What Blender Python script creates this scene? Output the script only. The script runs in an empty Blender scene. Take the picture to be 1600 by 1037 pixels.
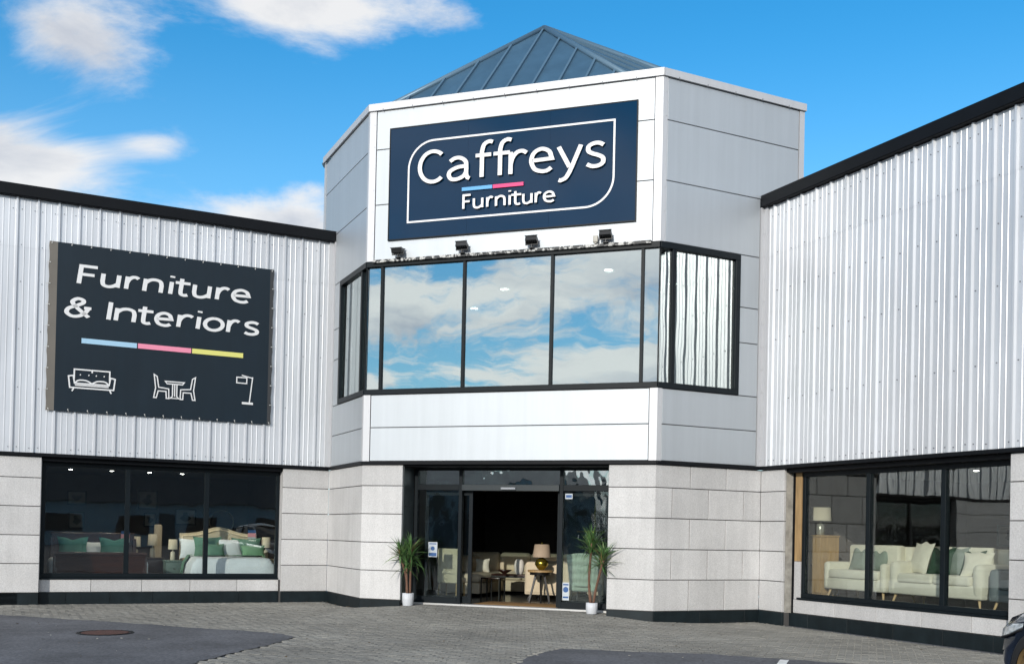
import bpy, bmesh, math, random
from mathutils import Vector, Matrix, noise
random.seed(7)
SC = bpy.context.scene
COL = SC.collection
R = math.radians

# ------------------------------------------------------------------ camera
cam_d = bpy.data.cameras.new("camera")
cam = bpy.data.objects.new("camera", cam_d)
COL.objects.link(cam)
cam_d.sensor_fit = 'HORIZONTAL'; cam_d.sensor_width = 36.0
cam_d.lens = 36.0 * 1618.65 / 1600.0
cam_d.shift_y = (816.27 - 518.5) / 1600.0
cam_d.clip_end = 3000.0
PITCH, ROLL = 0.0107, 0.0213
cam.matrix_world = Matrix.Translation((0, 0, 1.5)) @ (Matrix.Rotation(math.pi/2 + PITCH, 4, 'X') @ Matrix.Rotation(ROLL, 4, 'Z'))
SC.camera = cam

# ------------------------------------------------------------------ sky and sun
SUN_EL, SUN_AZ = R(18.0), R(-160.0)          # azimuth from +Y towards +X
to_sun = Vector((math.sin(SUN_AZ)*math.cos(SUN_EL), math.cos(SUN_AZ)*math.cos(SUN_EL), math.sin(SUN_EL)))
world = bpy.data.worlds.new("World"); SC.world = world; world.use_nodes = True
def build_world():
    nt = world.node_tree; nt.nodes.clear(); N = nt.nodes; L = nt.links
    out = N.new('ShaderNodeOutputWorld'); bg = N.new('ShaderNodeBackground'); bg.inputs['Strength'].default_value = 0.1
    L.new(bg.outputs[0], out.inputs[0])
    sky = N.new('ShaderNodeTexSky'); sky.sky_type = 'NISHITA'; sky.sun_disc = False
    sky.sun_elevation = SUN_EL; sky.sun_rotation = SUN_AZ
    sky.air_density = 1.0; sky.dust_density = 0.0; sky.ozone_density = 3.0
    hs = N.new('ShaderNodeHueSaturation'); hs.inputs['Hue'].default_value = .492; hs.inputs['Saturation'].default_value = 1.33; hs.inputs['Value'].default_value = 2.0
    L.new(sky.outputs[0], hs.inputs['Color'])
    def val(x):
        n = N.new('ShaderNodeValue'); n.outputs[0].default_value = x; return n.outputs[0]
    def m(op, a, b=None, c=None):
        n = N.new('ShaderNodeMath'); n.operation = op
        for i, v in enumerate((a, b, c)):
            if v is None: continue
            if isinstance(v, (int, float)): n.inputs[i].default_value = v
            else: L.new(v, n.inputs[i])
        return n.outputs[0]
    tc = N.new('ShaderNodeTexCoord'); sx = N.new('ShaderNodeSeparateXYZ'); L.new(tc.outputs['Generated'], sx.inputs[0])
    x, y, z = sx.outputs
    az = m('MULTIPLY', m('ARCTAN2', x, y), 180/math.pi); el = m('MULTIPLY', m('ARCSINE', z), 180/math.pi)
    hz = N.new('ShaderNodeMapRange'); hz.interpolation_type = 'SMOOTHSTEP'; L.new(el, hz.inputs[0])
    hz.inputs[1].default_value = -1; hz.inputs[2].default_value = 8; hz.inputs[3].default_value = .9; hz.inputs[4].default_value = 0.0
    sk = N.new('ShaderNodeMix'); sk.data_type = 'RGBA'; sk.inputs['B'].default_value = (5.0, 6.4, 7.8, 1)
    L.new(hz.outputs[0], sk.inputs['Factor']); L.new(hs.outputs[0], sk.inputs['A'])
    lo = N.new('ShaderNodeMapRange'); lo.interpolation_type = 'SMOOTHSTEP'; L.new(el, lo.inputs[0])
    lo.inputs[1].default_value = 6; lo.inputs[2].default_value = 27; lo.inputs[3].default_value = .34; lo.inputs[4].default_value = 0.0
    sk2 = N.new('ShaderNodeMix'); sk2.data_type = 'RGBA'; sk2.inputs['B'].default_value = (5.2, 8.0, 10.0, 1)
    L.new(lo.outputs[0], sk2.inputs['Factor']); L.new(sk.outputs['Result'], sk2.inputs['A'])
    # cloud layer coordinates: a flat layer seen in perspective
    zz = m('ADD', m('MAXIMUM', z, 0.0), 0.14)
    cx = N.new('ShaderNodeCombineXYZ'); L.new(m('DIVIDE', x, zz), cx.inputs[0]); L.new(m('DIVIDE', y, zz), cx.inputs[1]); cx.inputs[2].default_value = 3.7
    def fbm(scale, detail, rough, dist, off=(0, 0, 0)):
        mp = N.new('ShaderNodeMapping'); mp.inputs['Location'].default_value = off; L.new(cx.outputs[0], mp.inputs[0])
        n = N.new('ShaderNodeTexNoise'); n.inputs['Scale'].default_value = scale; n.inputs['Detail'].default_value = detail
        n.inputs['Roughness'].default_value = rough; n.inputs['Distortion'].default_value = dist
        L.new(mp.outputs[0], n.inputs['Vector']); return n.outputs[0]
    n1 = fbm(1.9, 12, 0.64, 0.35)
    n2 = fbm(1.9, 8, 0.6, 0.35, (0.10, 0.22, 0.0))
    def blob(a, e, sa, se, w):
        da = m('DIVIDE', m('SUBTRACT', az, a), sa); de = m('DIVIDE', m('SUBTRACT', el, e), se)
        q = m('ADD', m('MULTIPLY', da, da), m('MULTIPLY', de, de))
        return m('MULTIPLY', m('EXPONENT', m('MULTIPLY', q, -1.0)), w)
    fr = [(-23.6, 23.8, 5.2, 2.7, .54), (-12.0, 26.8, 5.4, 3.0, .46), (-4.4, 26.6, 3.4, 1.8, .34), (-28.0, 17.2, 6.6, 2.9, .50),
          (-12.4, 16.2, 4.8, 1.5, .54), (-11.0, 18.0, 1.8, .8, .22), (-19.5, 19.2, 1.6, .6, .18)]
    s = None
    for b in fr:
        o = blob(*b); s = o if s is None else m('ADD', s, o)
    # broken cloud over the rest of the sky (behind and to the sides), clear to the north-east
    back = N.new('ShaderNodeMapRange'); back.interpolation_type = 'SMOOTHSTEP'
    L.new(m('ABSOLUTE', az), back.inputs[0]); back.inputs[1].default_value = 45; back.inputs[2].default_value = 95
    back.inputs[3].default_value = -0.22; back.inputs[4].default_value = 0.095
    dens = m('ADD', m('ADD', n1, s), back.outputs[0])
    mask = N.new('ShaderNodeMapRange'); mask.interpolation_type = 'SMOOTHSTEP'
    L.new(dens, mask.inputs[0]); mask.inputs[1].default_value = 0.49
    soft = N.new('ShaderNodeMapRange'); L.new(m('ABSOLUTE', az), soft.inputs[0]); soft.inputs[1].default_value = 40; soft.inputs[2].default_value = 100; soft.inputs[3].default_value = .74; soft.inputs[4].default_value = .625
    L.new(soft.outputs[0], mask.inputs[2])
    # cloud shading: thick parts and undersides greyer
    shade = N.new('ShaderNodeMapRange'); L.new(m('ADD', m('ADD', n2, m('MULTIPLY', s, 0.6)), back.outputs[0]), shade.inputs[0])
    shade.inputs[1].default_value = 0.54; shade.inputs[2].default_value = 0.80; shade.inputs[3].default_value = 1.0; shade.inputs[4].default_value = 0.52
    cc = N.new('ShaderNodeMix'); cc.data_type = 'RGBA'
    cc.inputs['A'].default_value = (4.6, 5.0, 5.9, 1); cc.inputs['B'].default_value = (9.2, 9.1, 9.0, 1)
    L.new(m('SUBTRACT', m('MULTIPLY', shade.outputs[0], 2.0), 1.0), cc.inputs['Factor'])
    dt = N.new('ShaderNodeVectorMath'); dt.operation = 'DOT_PRODUCT'; L.new(tc.outputs['Generated'], dt.inputs[0]); dt.inputs[1].default_value = to_sun[:]
    sb = N.new('ShaderNodeMapRange'); sb.interpolation_type = 'SMOOTHSTEP'; L.new(dt.outputs['Value'], sb.inputs[0])
    sb.inputs[1].default_value = 0.0; sb.inputs[2].default_value = 1.0; sb.inputs[3].default_value = 1.0; sb.inputs[4].default_value = 1.75
    cb = N.new('ShaderNodeVectorMath'); cb.operation = 'SCALE'; L.new(cc.outputs['Result'], cb.inputs[0]); L.new(sb.outputs[0], cb.inputs['Scale'])
    mx = N.new('ShaderNodeMix'); mx.data_type = 'RGBA'
    L.new(m('MULTIPLY', mask.outputs[0], 0.93), mx.inputs['Factor']); L.new(sk2.outputs['Result'], mx.inputs['A']); L.new(cb.outputs[0], mx.inputs['B'])
    L.new(mx.outputs['Result'], bg.inputs['Color'])
build_world()
sun_d = bpy.data.lights.new("sun", 'SUN'); sun_d.energy = 2.95; sun_d.angle = R(0.5); sun_d.color = (1.0, 0.94, 0.85)
sun = bpy.data.objects.new("sun", sun_d); COL.objects.link(sun); sun.location = to_sun*60
sun.rotation_euler = to_sun.to_track_quat('Z', 'Y').to_euler()
SC.view_settings.view_transform = 'Standard'; SC.view_settings.look = 'None'
SC.view_settings.exposure = 0.0; SC.view_settings.gamma = 1.0; SC.view_settings.use_curve_mapping = False
SC.render.engine = 'CYCLES'
SC.cycles.use_denoising = True
SC.cycles.caustics_reflective = False; SC.cycles.caustics_refractive = False
SC.cycles.max_bounces = 10; SC.cycles.transparent_max_bounces = 16; SC.cycles.sample_clamp_indirect = 6.0

# ------------------------------------------------------------------ materials
def lin(c):
    return tuple((v/255.0/12.92 if v/255.0 <= .04045 else ((v/255.0+.055)/1.055)**2.4) for v in c) + (1.0,)
MATS = {}
def mat(name, col, rough=.5, metal=0., spec=.5, var=0., var_scale=3., bump=0., bump_scale=30., obj_var=0., streak=0., speck=0., emit=0., stretch=(1, 1, 1), coat=0., sheen=0., speck_scale=160):
    if name in MATS: return MATS[name]
    M = bpy.data.materials.new(name); M.use_nodes = True; MATS[name] = M
    nt = M.node_tree; N = nt.nodes; L = nt.links; P = N['Principled BSDF']
    c = tuple(col)[:3] + (1,)
    P.inputs['Base Color'].default_value = c; P.inputs['Roughness'].default_value = rough; P.inputs['Metallic'].default_value = metal
    P.inputs['Specular IOR Level'].default_value = spec
    if coat: P.inputs['Coat Weight'].default_value = coat; P.inputs['Coat Roughness'].default_value = .05
    if sheen: P.inputs['Sheen Weight'].default_value = sheen
    if emit:
        P.inputs['Emission Color'].default_value = c; P.inputs['Emission Strength'].default_value = emit
    geo = N.new('ShaderNodeNewGeometry'); mp = N.new('ShaderNodeMapping'); mp.inputs['Scale'].default_value = stretch
    L.new(geo.outputs['Position'], mp.inputs[0])
    cur = None
    def mult(prev, fac_out, lo, hi, fmin=.3, fmax=.7):
        mr = N.new('ShaderNodeMapRange'); L.new(fac_out, mr.inputs[0])
        mr.inputs[1].default_value = fmin; mr.inputs[2].default_value = fmax; mr.inputs[3].default_value = lo; mr.inputs[4].default_value = hi
        v = N.new('ShaderNodeVectorMath'); v.operation = 'SCALE'
        if prev is None: v.inputs[0].default_value = c[:3]
        else: L.new(prev, v.inputs[0])
        L.new(mr.outputs[0], v.inputs['Scale']); return v.outputs[0]
    def nz(scale, detail=6, st=None, rough=.6):
        n = N.new('ShaderNodeTexNoise'); n.inputs['Scale'].default_value = scale; n.inputs['Detail'].default_value = detail; n.inputs['Roughness'].default_value = rough
        if st:
            q = N.new('ShaderNodeMapping'); q.inputs['Scale'].default_value = st; L.new(geo.outputs['Position'], q.inputs[0]); L.new(q.outputs[0], n.inputs['Vector'])
        else: L.new(mp.outputs[0], n.inputs['Vector'])
        return n.outputs[0]
    if var: cur = mult(cur, nz(var_scale), 1-var, 1+var)
    if speck: cur = mult(cur, nz(speck_scale, 2, rough=.8), 1-speck, 1+speck)
    if streak: cur = mult(cur, nz(1.0, 5, (7, 7, .35)), 1-streak, 1+streak*.5)
    if obj_var:
        oi = N.new('ShaderNodeObjectInfo'); cur = mult(cur, oi.outputs['Random'], 1-obj_var, 1+obj_var, 0, 1)
    if cur is not None: L.new(cur, P.inputs['Base Color'])
    if bump:
        b = N.new('ShaderNodeBump'); b.inputs['Strength'].default_value = bump; b.inputs['Distance'].default_value = .01
        L.new(nz(bump_scale, 4), b.inputs['Height']); L.new(b.outputs[0], P.inputs['Normal'])
    return M

def glass(name, tint, refl, wob=.02, wscale=1.4, gcol=(.95, .98, .97)):
    M = bpy.data.materials.new(name); M.use_nodes = True; nt = M.node_tree; N = nt.nodes; L = nt.links; N.clear()
    o = N.new('ShaderNodeOutputMaterial'); mx = N.new('ShaderNodeMixShader'); tr = N.new('ShaderNodeBsdfTransparent'); gl = N.new('ShaderNodeBsdfGlossy')
    tr.inputs[0].default_value = tint + (1,); gl.inputs['Roughness'].default_value = 0.0; gl.inputs[0].default_value = gcol + (1,)
    fr = N.new('ShaderNodeLayerWeight'); fr.inputs['Blend'].default_value = .5
    pw = N.new('ShaderNodeMath'); pw.operation = 'POWER'; pw.inputs[1].default_value = 5.0; L.new(fr.outputs['Facing'], pw.inputs[0])
    mr = N.new('ShaderNodeMapRange'); mr.inputs[3].default_value = refl; mr.inputs[4].default_value = 1.0; L.new(pw.outputs[0], mr.inputs[0])
    geo = N.new('ShaderNodeNewGeometry'); mp = N.new('ShaderNodeMapping'); mp.inputs['Scale'].default_value = (1, 1, .55); L.new(geo.outputs['Position'], mp.inputs[0])
    nn = N.new('ShaderNodeTexNoise'); nn.inputs['Scale'].default_value = wscale; nn.inputs['Detail'].default_value = 2; L.new(mp.outputs[0], nn.inputs['Vector'])
    bp = N.new('ShaderNodeBump'); bp.inputs['Strength'].default_value = wob; bp.inputs['Distance'].default_value = .3
    L.new(nn.outputs[0], bp.inputs['Height']); L.new(bp.outputs[0], gl.inputs['Normal'])
    L.new(mr.outputs[0], mx.inputs[0]); L.new(tr.outputs[0], mx.inputs[1]); L.new(gl.outputs[0], mx.inputs[2]); L.new(mx.outputs[0], o.inputs[0])
    return M

M_STONE = mat('granite', (.545, .54, .535), .75, speck=.18, speck_scale=60, var=.07, var_scale=1.2, bump=.2, bump_scale=120, obj_var=.10, streak=.07)
M_JOINT = mat('joint', (.075, .072, .07), .9)
M_PLINTH = mat('plinth_slate', (.009, .015, .018), .45, spec=.25, var=.25, var_scale=4, obj_var=.2, streak=.2)
M_CLAD = mat('cladding_sheet', (.65, .67, .70), .42, metal=.42, var=.05, var_scale=.5, streak=.10, obj_var=.04)
M_PANEL = mat('composite_panel', (.50, .535, .565), .56, metal=.58, streak=.05, obj_var=.03, var=.02, var_scale=.7)
M_TRIM = mat('white_trim', (.58, .59, .61), .55, metal=.35, streak=.05)
M_FRAME = mat('anthracite_frame', (.005, .009, .012), .45, spec=.18, var=.15, var_scale=5)
M_BLACK = mat('black_flashing', (.004, .005, .007), .5, spec=.16, var=.2, var_scale=3)
M_SCREW = mat('screw', (.16, .17, .19), .5)
M_ROOF = mat('roof_sheet', (.065, .135, .205), .42, metal=.2, var=.12, var_scale=1.5, obj_var=.06, streak=.08)
M_SEAM = mat('roof_seam', (.11, .19, .26), .4, metal=.2)
M_GLASS = glass('shop_glass', (.93, .955, .94), .07, .010, 1.1)
M_GLASSM = glass('mirror_glass', (.50, .56, .55), .52, .016, .9, (.74, .79, .78))
M_GLASSD = glass('door_glass', (.94, .97, .96), .06, .03, 2.2)
M_GLASST = glass('transom_glass', (.60, .68, .66), .34, .03, 2.4)

# ------------------------------------------------------------------ mesh helpers
class MB:
    def __init__(s): s.v = []; s.f = []; s.sm = []
    def add(s, vs, fs, smooth=False):
        b = len(s.v); s.v += [tuple(p) for p in vs]; s.f += [tuple(b+i for i in f) for f in fs]; s.sm += [smooth]*len(fs); return s
    def box(s, x0, x1, y0, y1, z0, z1):
        v = [(x0,y0,z0),(x1,y0,z0),(x1,y1,z0),(x0,y1,z0),(x0,y0,z1),(x1,y0,z1),(x1,y1,z1),(x0,y1,z1)]
        return s.add(v, [(0,3,2,1),(4,5,6,7),(0,1,5,4),(1,2,6,5),(2,3,7,6),(3,0,4,7)])
    def rbox(s, x0, x1, y0, y1, z0, z1, r=.03, seg=2, bulge=0.):
        bm = bmesh.new(); bmesh.ops.create_cube(bm, size=1)
        for v in bm.verts:
            v.co = Vector(((x0+x1)/2+v.co.x*(x1-x0), (y0+y1)/2+v.co.y*(y1-y0), (z0+z1)/2+v.co.z*(z1-z0)))
        bmesh.ops.bevel(bm, geom=bm.edges[:], offset=min(r, .49*min(x1-x0, y1-y0, z1-z0)), segments=seg, profile=.5, affect='EDGES')
        bm.verts.index_update()
        s.add([v.co[:] for v in bm.verts], [[v.index for v in f.verts] for f in bm.faces], True); bm.free(); return s
    def cyl(s, p0, p1, r0, r1=None, n=12, cap=True, smooth=True):
        r1 = r0 if r1 is None else r1; p0 = Vector(p0); p1 = Vector(p1); d = (p1-p0).normalized()
        a = d.orthogonal().normalized(); b = d.cross(a)
        v = []
        for p, r in ((p0, r0), (p1, r1)):
            for i in range(n):
                t = 2*math.pi*i/n; v.append(p+(a*math.cos(t)+b*math.sin(t))*r)
        s.add(v, [(i, (i+1) % n, n+(i+1) % n, n+i) for i in range(n)], smooth)
        if cap:
            s.add(v[:n], [tuple(range(n-1, -1, -1))]); s.add(v[n:], [tuple(range(n))])
        return s
    def lathe(s, prof, n=24, c=(0, 0, 0), mod=None):
        v = []
        for r, z in prof:
            for i in range(n):
                t = 2*math.pi*i/n; k = mod(t, z) if mod else 1.; v.append((c[0]+r*k*math.cos(t), c[1]+r*k*math.sin(t), c[2]+z))
        f = []
        for j in range(len(prof)-1):
            for i in range(n): f.append((j*n+i, j*n+(i+1) % n, (j+1)*n+(i+1) % n, (j+1)*n+i))
        return s.add(v, f, True)
    def tube(s, path, rad, n=8):
        P = [Vector(p) for p in path]; rr = rad if isinstance(rad, (list, tuple)) else [rad]*len(P); v = []
        for i, p in enumerate(P):
            d = (P[min(i+1, len(P)-1)]-P[max(i-1, 0)]).normalized(); a = Vector((0, 0, 1)).cross(d)
            a = Vector((1, 0, 0)) if a.length < 1e-3 else a.normalized(); b = d.cross(a)
            for k in range(n):
                t = 2*math.pi*k/n; v.append(p+(a*math.cos(t)+b*math.sin(t))*rr[i])
        f = [(j*n+i, j*n+(i+1) % n, (j+1)*n+(i+1) % n, (j+1)*n+i) for j in range(len(P)-1) for i in range(n)]
        f += [tuple(range(n-1, -1, -1)), tuple((len(P)-1)*n+i for i in range(n))]
        return s.add(v, f, True)
    def mesh(s, name='mesh'):
        me = bpy.data.meshes.new(name); me.from_pydata(s.v, [], s.f)
        me.polygons.foreach_set('use_smooth', s.sm); me.update(); return me

def link(name, me, m, parent=None, loc=(0, 0, 0), rz=0., label=None, kind=None):
    o = bpy.data.objects.new(name, me); COL.objects.link(o)
    if m is not None and me is not None and len(me.materials) == 0: me.materials.append(m)
    o.location = loc; o.rotation_euler = (0, 0, rz)
    if parent: o.parent = parent
    if label: o['label'] = label
    if kind: o['kind'] = kind
    return o
def tag(o, label, cat, group=None):
    o['label'] = label; o['category'] = cat
    if group: o['group'] = group
    return o
def thing(name, label, cat, loc=(0, 0, 0), rz=0., group=None):
    o = bpy.data.objects.new(name, None); COL.objects.link(o); o.empty_display_size = .2
    o.location = loc; o.rotation_euler = (0, 0, rz); return tag(o, label, cat, group)
def holder(name, parent, label=None):
    o = bpy.data.objects.new(name, None); COL.objects.link(o); o.parent = parent
    if label: o['label'] = label
    return o

class Frame:                      # a facade plane: u along it, y inwards, z up
    def __init__(s, o, ang): s.o = Vector(o); s.a = ang; s.t = Vector((math.cos(ang), math.sin(ang))); s.i = Vector((-math.sin(ang), math.cos(ang)))
    def pt(s, u, y, z): p = s.o + s.t*u + s.i*y; return Vector((p.x, p.y, z))
PHI = -0.3317
W, CH, CHT = 5.7225, 2.325, 3.20
FL = Vector((-2.908, 20.018))
FF = Frame(FL, PHI); FRp = FF.o + FF.t*W
FCR = Frame(FRp, PHI + math.pi/4)
FCL0 = Frame(FL, PHI - math.pi/4)
CLp = FL - FCL0.t*CH; CRp = FRp + FCR.t*CH
FCL = Frame(CLp, PHI - math.pi/4)     # u 0 at the wing, CH at the front corner
FLW = Frame(CLp, PHI + math.pi/4)     # left wing, u < 0
FRW = Frame(CRp, PHI - math.pi/4)     # right wing, u > 0
_cache = {}
def block_mesh(w, d, h, ch):
    k = (round(w, 4), round(d, 4), round(h, 4), ch)
    if k in _cache: return _cache[k].copy() if False else _cache[k]
    b = MB()
    if ch <= 0: b.box(0, w, 0, d, 0, h)
    else:
        v = [(0,d,0),(w,d,0),(w,d,h),(0,d,h),(0,ch,0),(w,ch,0),(w,ch,h),(0,ch,h),(ch,0,ch),(w-ch,0,ch),(w-ch,0,h-ch),(ch,0,h-ch)]
        b.add(v, [(8,9,10,11),(4,5,9,8),(5,6,10,9),(6,7,11,10),(7,4,8,11),(0,1,5,4),(1,2,6,5),(2,3,7,6),(3,0,4,7),(1,0,3,2)])
    _cache[k] = b.mesh('block'); return _cache[k]
def piece(name, fr, u0, u1, y0, y1, z0, z1, m, parent, ch=0., label=None):
    k = block_mesh(u1-u0, y1-y0, z1-z0, ch)
    if len(k.materials) and k.materials[0] != m:
        k = k.copy(); k.materials.clear()
    return fix(link(name, k, m, parent, fr.pt(u0, y0, z0), fr.a, label))
def fix(o):                       # placed in world coordinates under a parent that has its own place
    if o.parent: o.matrix_parent_inverse = o.parent.matrix_basis.inverted()
    return o
def fmesh(name, fr, mb, m, parent, label=None, kind=None):   # a mesh in frame coordinates (u, y, z)
    return fix(link(name, mb.mesh(name), m, parent, fr.pt(0, 0, 0), fr.a, label, kind))

# ------------------------------------------------------------------ ground
GZ = -0.03
def sstep(a, b, x):
    t = max(0., min(1., (x-a)/(b-a))); return t*t*(3-2*t)
def ground_z(x, y):
    r = Vector((x, y)) - FL; u = r.dot(FF.t); dpt = -r.dot(FF.i)     # dpt: distance in front of the front face
    k = sstep(-1.0, 1.3, u) * (1-sstep(4.4, 6.7, u)) * (1-sstep(-.3, 2.6, dpt))
    return GZ + 0.135*k
M_ASPH = mat('asphalt', (.098, .101, .110), .85, var=.34, var_scale=.9, speck=.45, speck_scale=26, bump=.6, bump_scale=40)
g = MB()
xs = [-600, -120, -40, -20] + [-12+i*.5 for i in range(49)] + [20, 40, 120, 600]
ys = [-600, -120, -40, -10, 0, 5, 8] + [9+i*.5 for i in range(33)] + [30, 40, 60, 120, 600]
g.add([(x, y, ground_z(x, y)-.012) for y in ys for x in xs],
      [(j*len(xs)+i, j*len(xs)+i+1, (j+1)*len(xs)+i+1, (j+1)*len(xs)+i) for j in range(len(ys)-1) for i in range(len(xs)-1)])
ground = link('ground', g.mesh('ground'), M_ASPH, kind='structure')

def in_poly(p, poly):
    c = False; n = len(poly)
    for i in range(n):
        a, b = poly[i], poly[i-1]
        if (a[1] > p[1]) != (b[1] > p[1]) and p[0] < (b[0]-a[0])*(p[1]-a[1])/(b[1]-a[1])+a[0]: c = not c
    return c
POLY_A = [(-14, 19.5), (-8.5, 17.3), (-3.97, 15.46), (-3.3, 15.15), (-3.06, 14.7), (-3.14, 13.9), (-3.585, 11.5), (-4.6, 5), (-14, 5)]
POLY_B = [(-2.0, 5), (0.035, 12.1), (.42, 13.5), (.68, 13.95), (2.57, 13.69), (4.06, 13.06), (6.2, 12.45), (12, 10.6), (12, 5)]
def outside(p, tol=0.):
    P = Vector(p)
    if (P-CLp).dot(FLW.i) > -tol or (P-CRp).dot(FRW.i) > -tol: return False
    r = P-FL
    if r.dot(FF.i) > -tol and r.dot(FCL.i) > -tol and (P-FRp).dot(FCR.i) > -tol:
        u, d = r.dot(FF.t), r.dot(FF.i)
        return .86 < u < 4.86 and d < .50
    return True
M_PAVE = None
def build_pavers():
    b_v = []; b_f = []; tone = []
    pw, ph, gap = .2, .1, .0022
    rnd = random.Random(3)
    for j in range(-30, 130):
        for i in range(-75, 90):
            u = (i + (.5 if j % 2 else 0.))*pw; d = .45 - j*ph
            c = FL + FF.t*(u+pw/2) + FF.i*(d+ph/2)
            if c.x < -11 or c.x > 11 or c.y < 9.5 or c.y > 23.5: continue
            if not outside(c, .03) or in_poly(c, POLY_A) or in_poly(c, POLY_B): continue
            h = rnd.uniform(-.002, .002); tx = rnd.uniform(-.002, .002); ty = rnd.uniform(-.002, .002)
            base = len(b_v)
            for (du, dd) in ((gap, gap), (pw-gap, gap), (pw-gap, ph-gap), (gap, ph-gap)):
                q = FL + FF.t*(u+du) + FF.i*(d+dd); z = ground_z(q.x, q.y)+h+(du/pw-.5)*tx+(dd/ph-.5)*ty
                b_v.append((q.x, q.y, z-.03))
            for (du, dd) in ((gap, gap), (pw-gap, gap), (pw-gap, ph-gap), (gap, ph-gap)):
                ins = .0045; du += ins if du < pw/2 else -ins; dd += ins if dd < ph/2 else -ins
                q = FL + FF.t*(u+du) + FF.i*(d+dd); z = ground_z(q.x, q.y)+h+(du/pw-.5)*tx+(dd/ph-.5)*ty
                b_v.append((q.x, q.y, z))
            b_f += [(base+4, base+5, base+6, base+7), (base, base+1, base+5, base+4), (base+1, base+2, base+6, base+5), (base+2, base+3, base+7, base+6), (base+3, base, base+4, base+7)]
            tone += [rnd.random()]*5
    me = bpy.data.meshes.new('pavers'); me.from_pydata(b_v, [], b_f)
    at = me.attributes.new('tone', 'FLOAT', 'FACE'); at.data.foreach_set('value', tone)
    M = mat('paver', (.225, .219, .196), .85, var=.24, var_scale=.55, speck=.3, speck_scale=60, bump=.3, bump_scale=80)
    nt = M.node_tree; P = nt.nodes['Principled BSDF']; src = P.inputs['Base Color'].links[0].from_socket
    a = nt.nodes.new('ShaderNodeAttribute'); a.attribute_name = 'tone'
    mr = nt.nodes.new('ShaderNodeMapRange'); mr.inputs[3].default_value = .86; mr.inputs[4].default_value = 1.14; nt.links.new(a.outputs['Fac'], mr.inputs[0])
    v = nt.nodes.new('ShaderNodeVectorMath'); v.operation = 'SCALE'; nt.links.new(src, v.inputs[0]); nt.links.new(mr.outputs[0], v.inputs['Scale'])
    nt.links.new(v.outputs[0], P.inputs['Base Color'])
    o = link('block_paving', me, M, kind='stuff'); tag(o, 'grey brown block paving in front of the shop', 'paving')
    return o
build_pavers()
def asphalt_sheet(poly, seed):
    rnd = random.Random(seed); pts = []
    for i in range(len(poly)):
        a, c = Vector(poly[i]), Vector(poly[(i+1) % len(poly)]); n = max(1, int((c-a).length/.16))
        for k in range(n):
            p = a+(c-a)*k/n; o = noise.noise(Vector((p.x*1.5, p.y*1.5, seed)))*.05+rnd.uniform(-.03, .03); q = (c-a).normalized(); pts.append(p+Vector((-q.y, q.x))*o)
    b = MB(); b.add([(p.x, p.y, GZ+.0045) for p in pts], [tuple(range(len(pts)))])
    bm = bmesh.new(); me = b.mesh('asphalt_patch'); bm.from_mesh(me); bmesh.ops.triangulate(bm, faces=bm.faces[:]); 
    for f in bm.faces:
        if f.normal.z < 0: f.normal_flip()
    bm.to_mesh(me); bm.free(); return link('asphalt_patch', me, M_ASPH, ground)
asphalt_sheet(POLY_A, 3); asphalt_sheet(POLY_B, 8)
# painted bay line
ml = MB(); a = Vector((3.50, 13.18)); dv = -Vector((FF.i.x, FF.i.y)); sv = Vector((FF.t.x, FF.t.y))*.055
ml.add([(*(a+sv), GZ+.0085), (*(a-sv), GZ+.0085), (*(a-sv+dv*4.6), GZ+.0085), (*(a+sv+dv*4.6), GZ+.0085)], [(0, 1, 2, 3)])
link('bay_line', ml.mesh('bay_line'), mat('road_paint', (.78, .78, .76), .7, var=.15, var_scale=9), ground)

# ------------------------------------------------------------------ the store
store = thing('furniture_store', 'two storey furniture shop with corrugated metal wings and a stone based corner tower', 'building')
ZC = [.195, .745, 1.285, 1.83, 2.37, 2.772]
def stone_wall(fr, u0, u1, cuts, label, y=0., skip_backing=False):
    b = MB(); b.box(u0+.004, u1-.004, y+.022, y+.30, -.15, 2.77)
    w = fmesh('stone_wall', fr, b, M_JOINT, store, label)
    for k in range(5):
        us = [u0] + [c for c in cuts[k % 2] if u0+.05 < c < u1-.05] + [u1]
        for a, c in zip(us[:-1], us[1:]):
            ga = .0 if a == u0 else .007; gc = .0 if c == u1 else .007
            piece('stone_block', fr, a+ga, c-gc, y+random.uniform(-.0015, .0015), y+.05, ZC[k]+.007, ZC[k+1]-.007, M_STONE, w, .005)
    return w
def plinth(fr, u0, u1, cuts, y=0., label=None):
    b = MB(); b.box(u0+.003, u1-.003, y+.012, y+.25, -.16, .185)
    w = fmesh('plinth', fr, b, M_JOINT, store, label)
    us = [u0] + cuts + [u1]
    for a, c in zip(us[:-1], us[1:]):
        piece('plinth_slab', fr, a+.002, c-.002, y-.008, y+.03, -.17, .19, M_PLINTH, w, .003)
cutsR = [[.745, 1.535], [.36, 1.148, 1.936]]
stone_wall(FCR, 0, CH, cutsR, 'pale granite block wall on the tower splay right of the entrance')
stone_wall(FCL, 0, CH, [[CH-c for c in r] for r in cutsR], 'pale granite block wall on the tower splay left of the entrance')
stone_wall(FF, 0, .849, [[], []], 'narrow pale granite pier left of the entrance')
stone_wall(FF, 4.8814, W, [[], []], 'narrow pale granite pier right of the entrance')
stone_wall(FLW, -.98, 0, [[], []], 'pale granite pier between bed display window and tower')
stone_wall(FLW, -12, -5.59, [[-7.1, -8.6, -10.1], [-7.1, -8.6, -10.1]], 'pale granite pillar left of the bed display window')
stone_wall(FRW, 0, .639, [[], []], 'pale granite pier between tower and sofa display window')
stone_wall(FRW, 5.307, 11, [[6.6, 8.1, 9.6], [6.6, 8.1, 9.6]], 'pale granite pillar right of the sofa display window')
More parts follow.
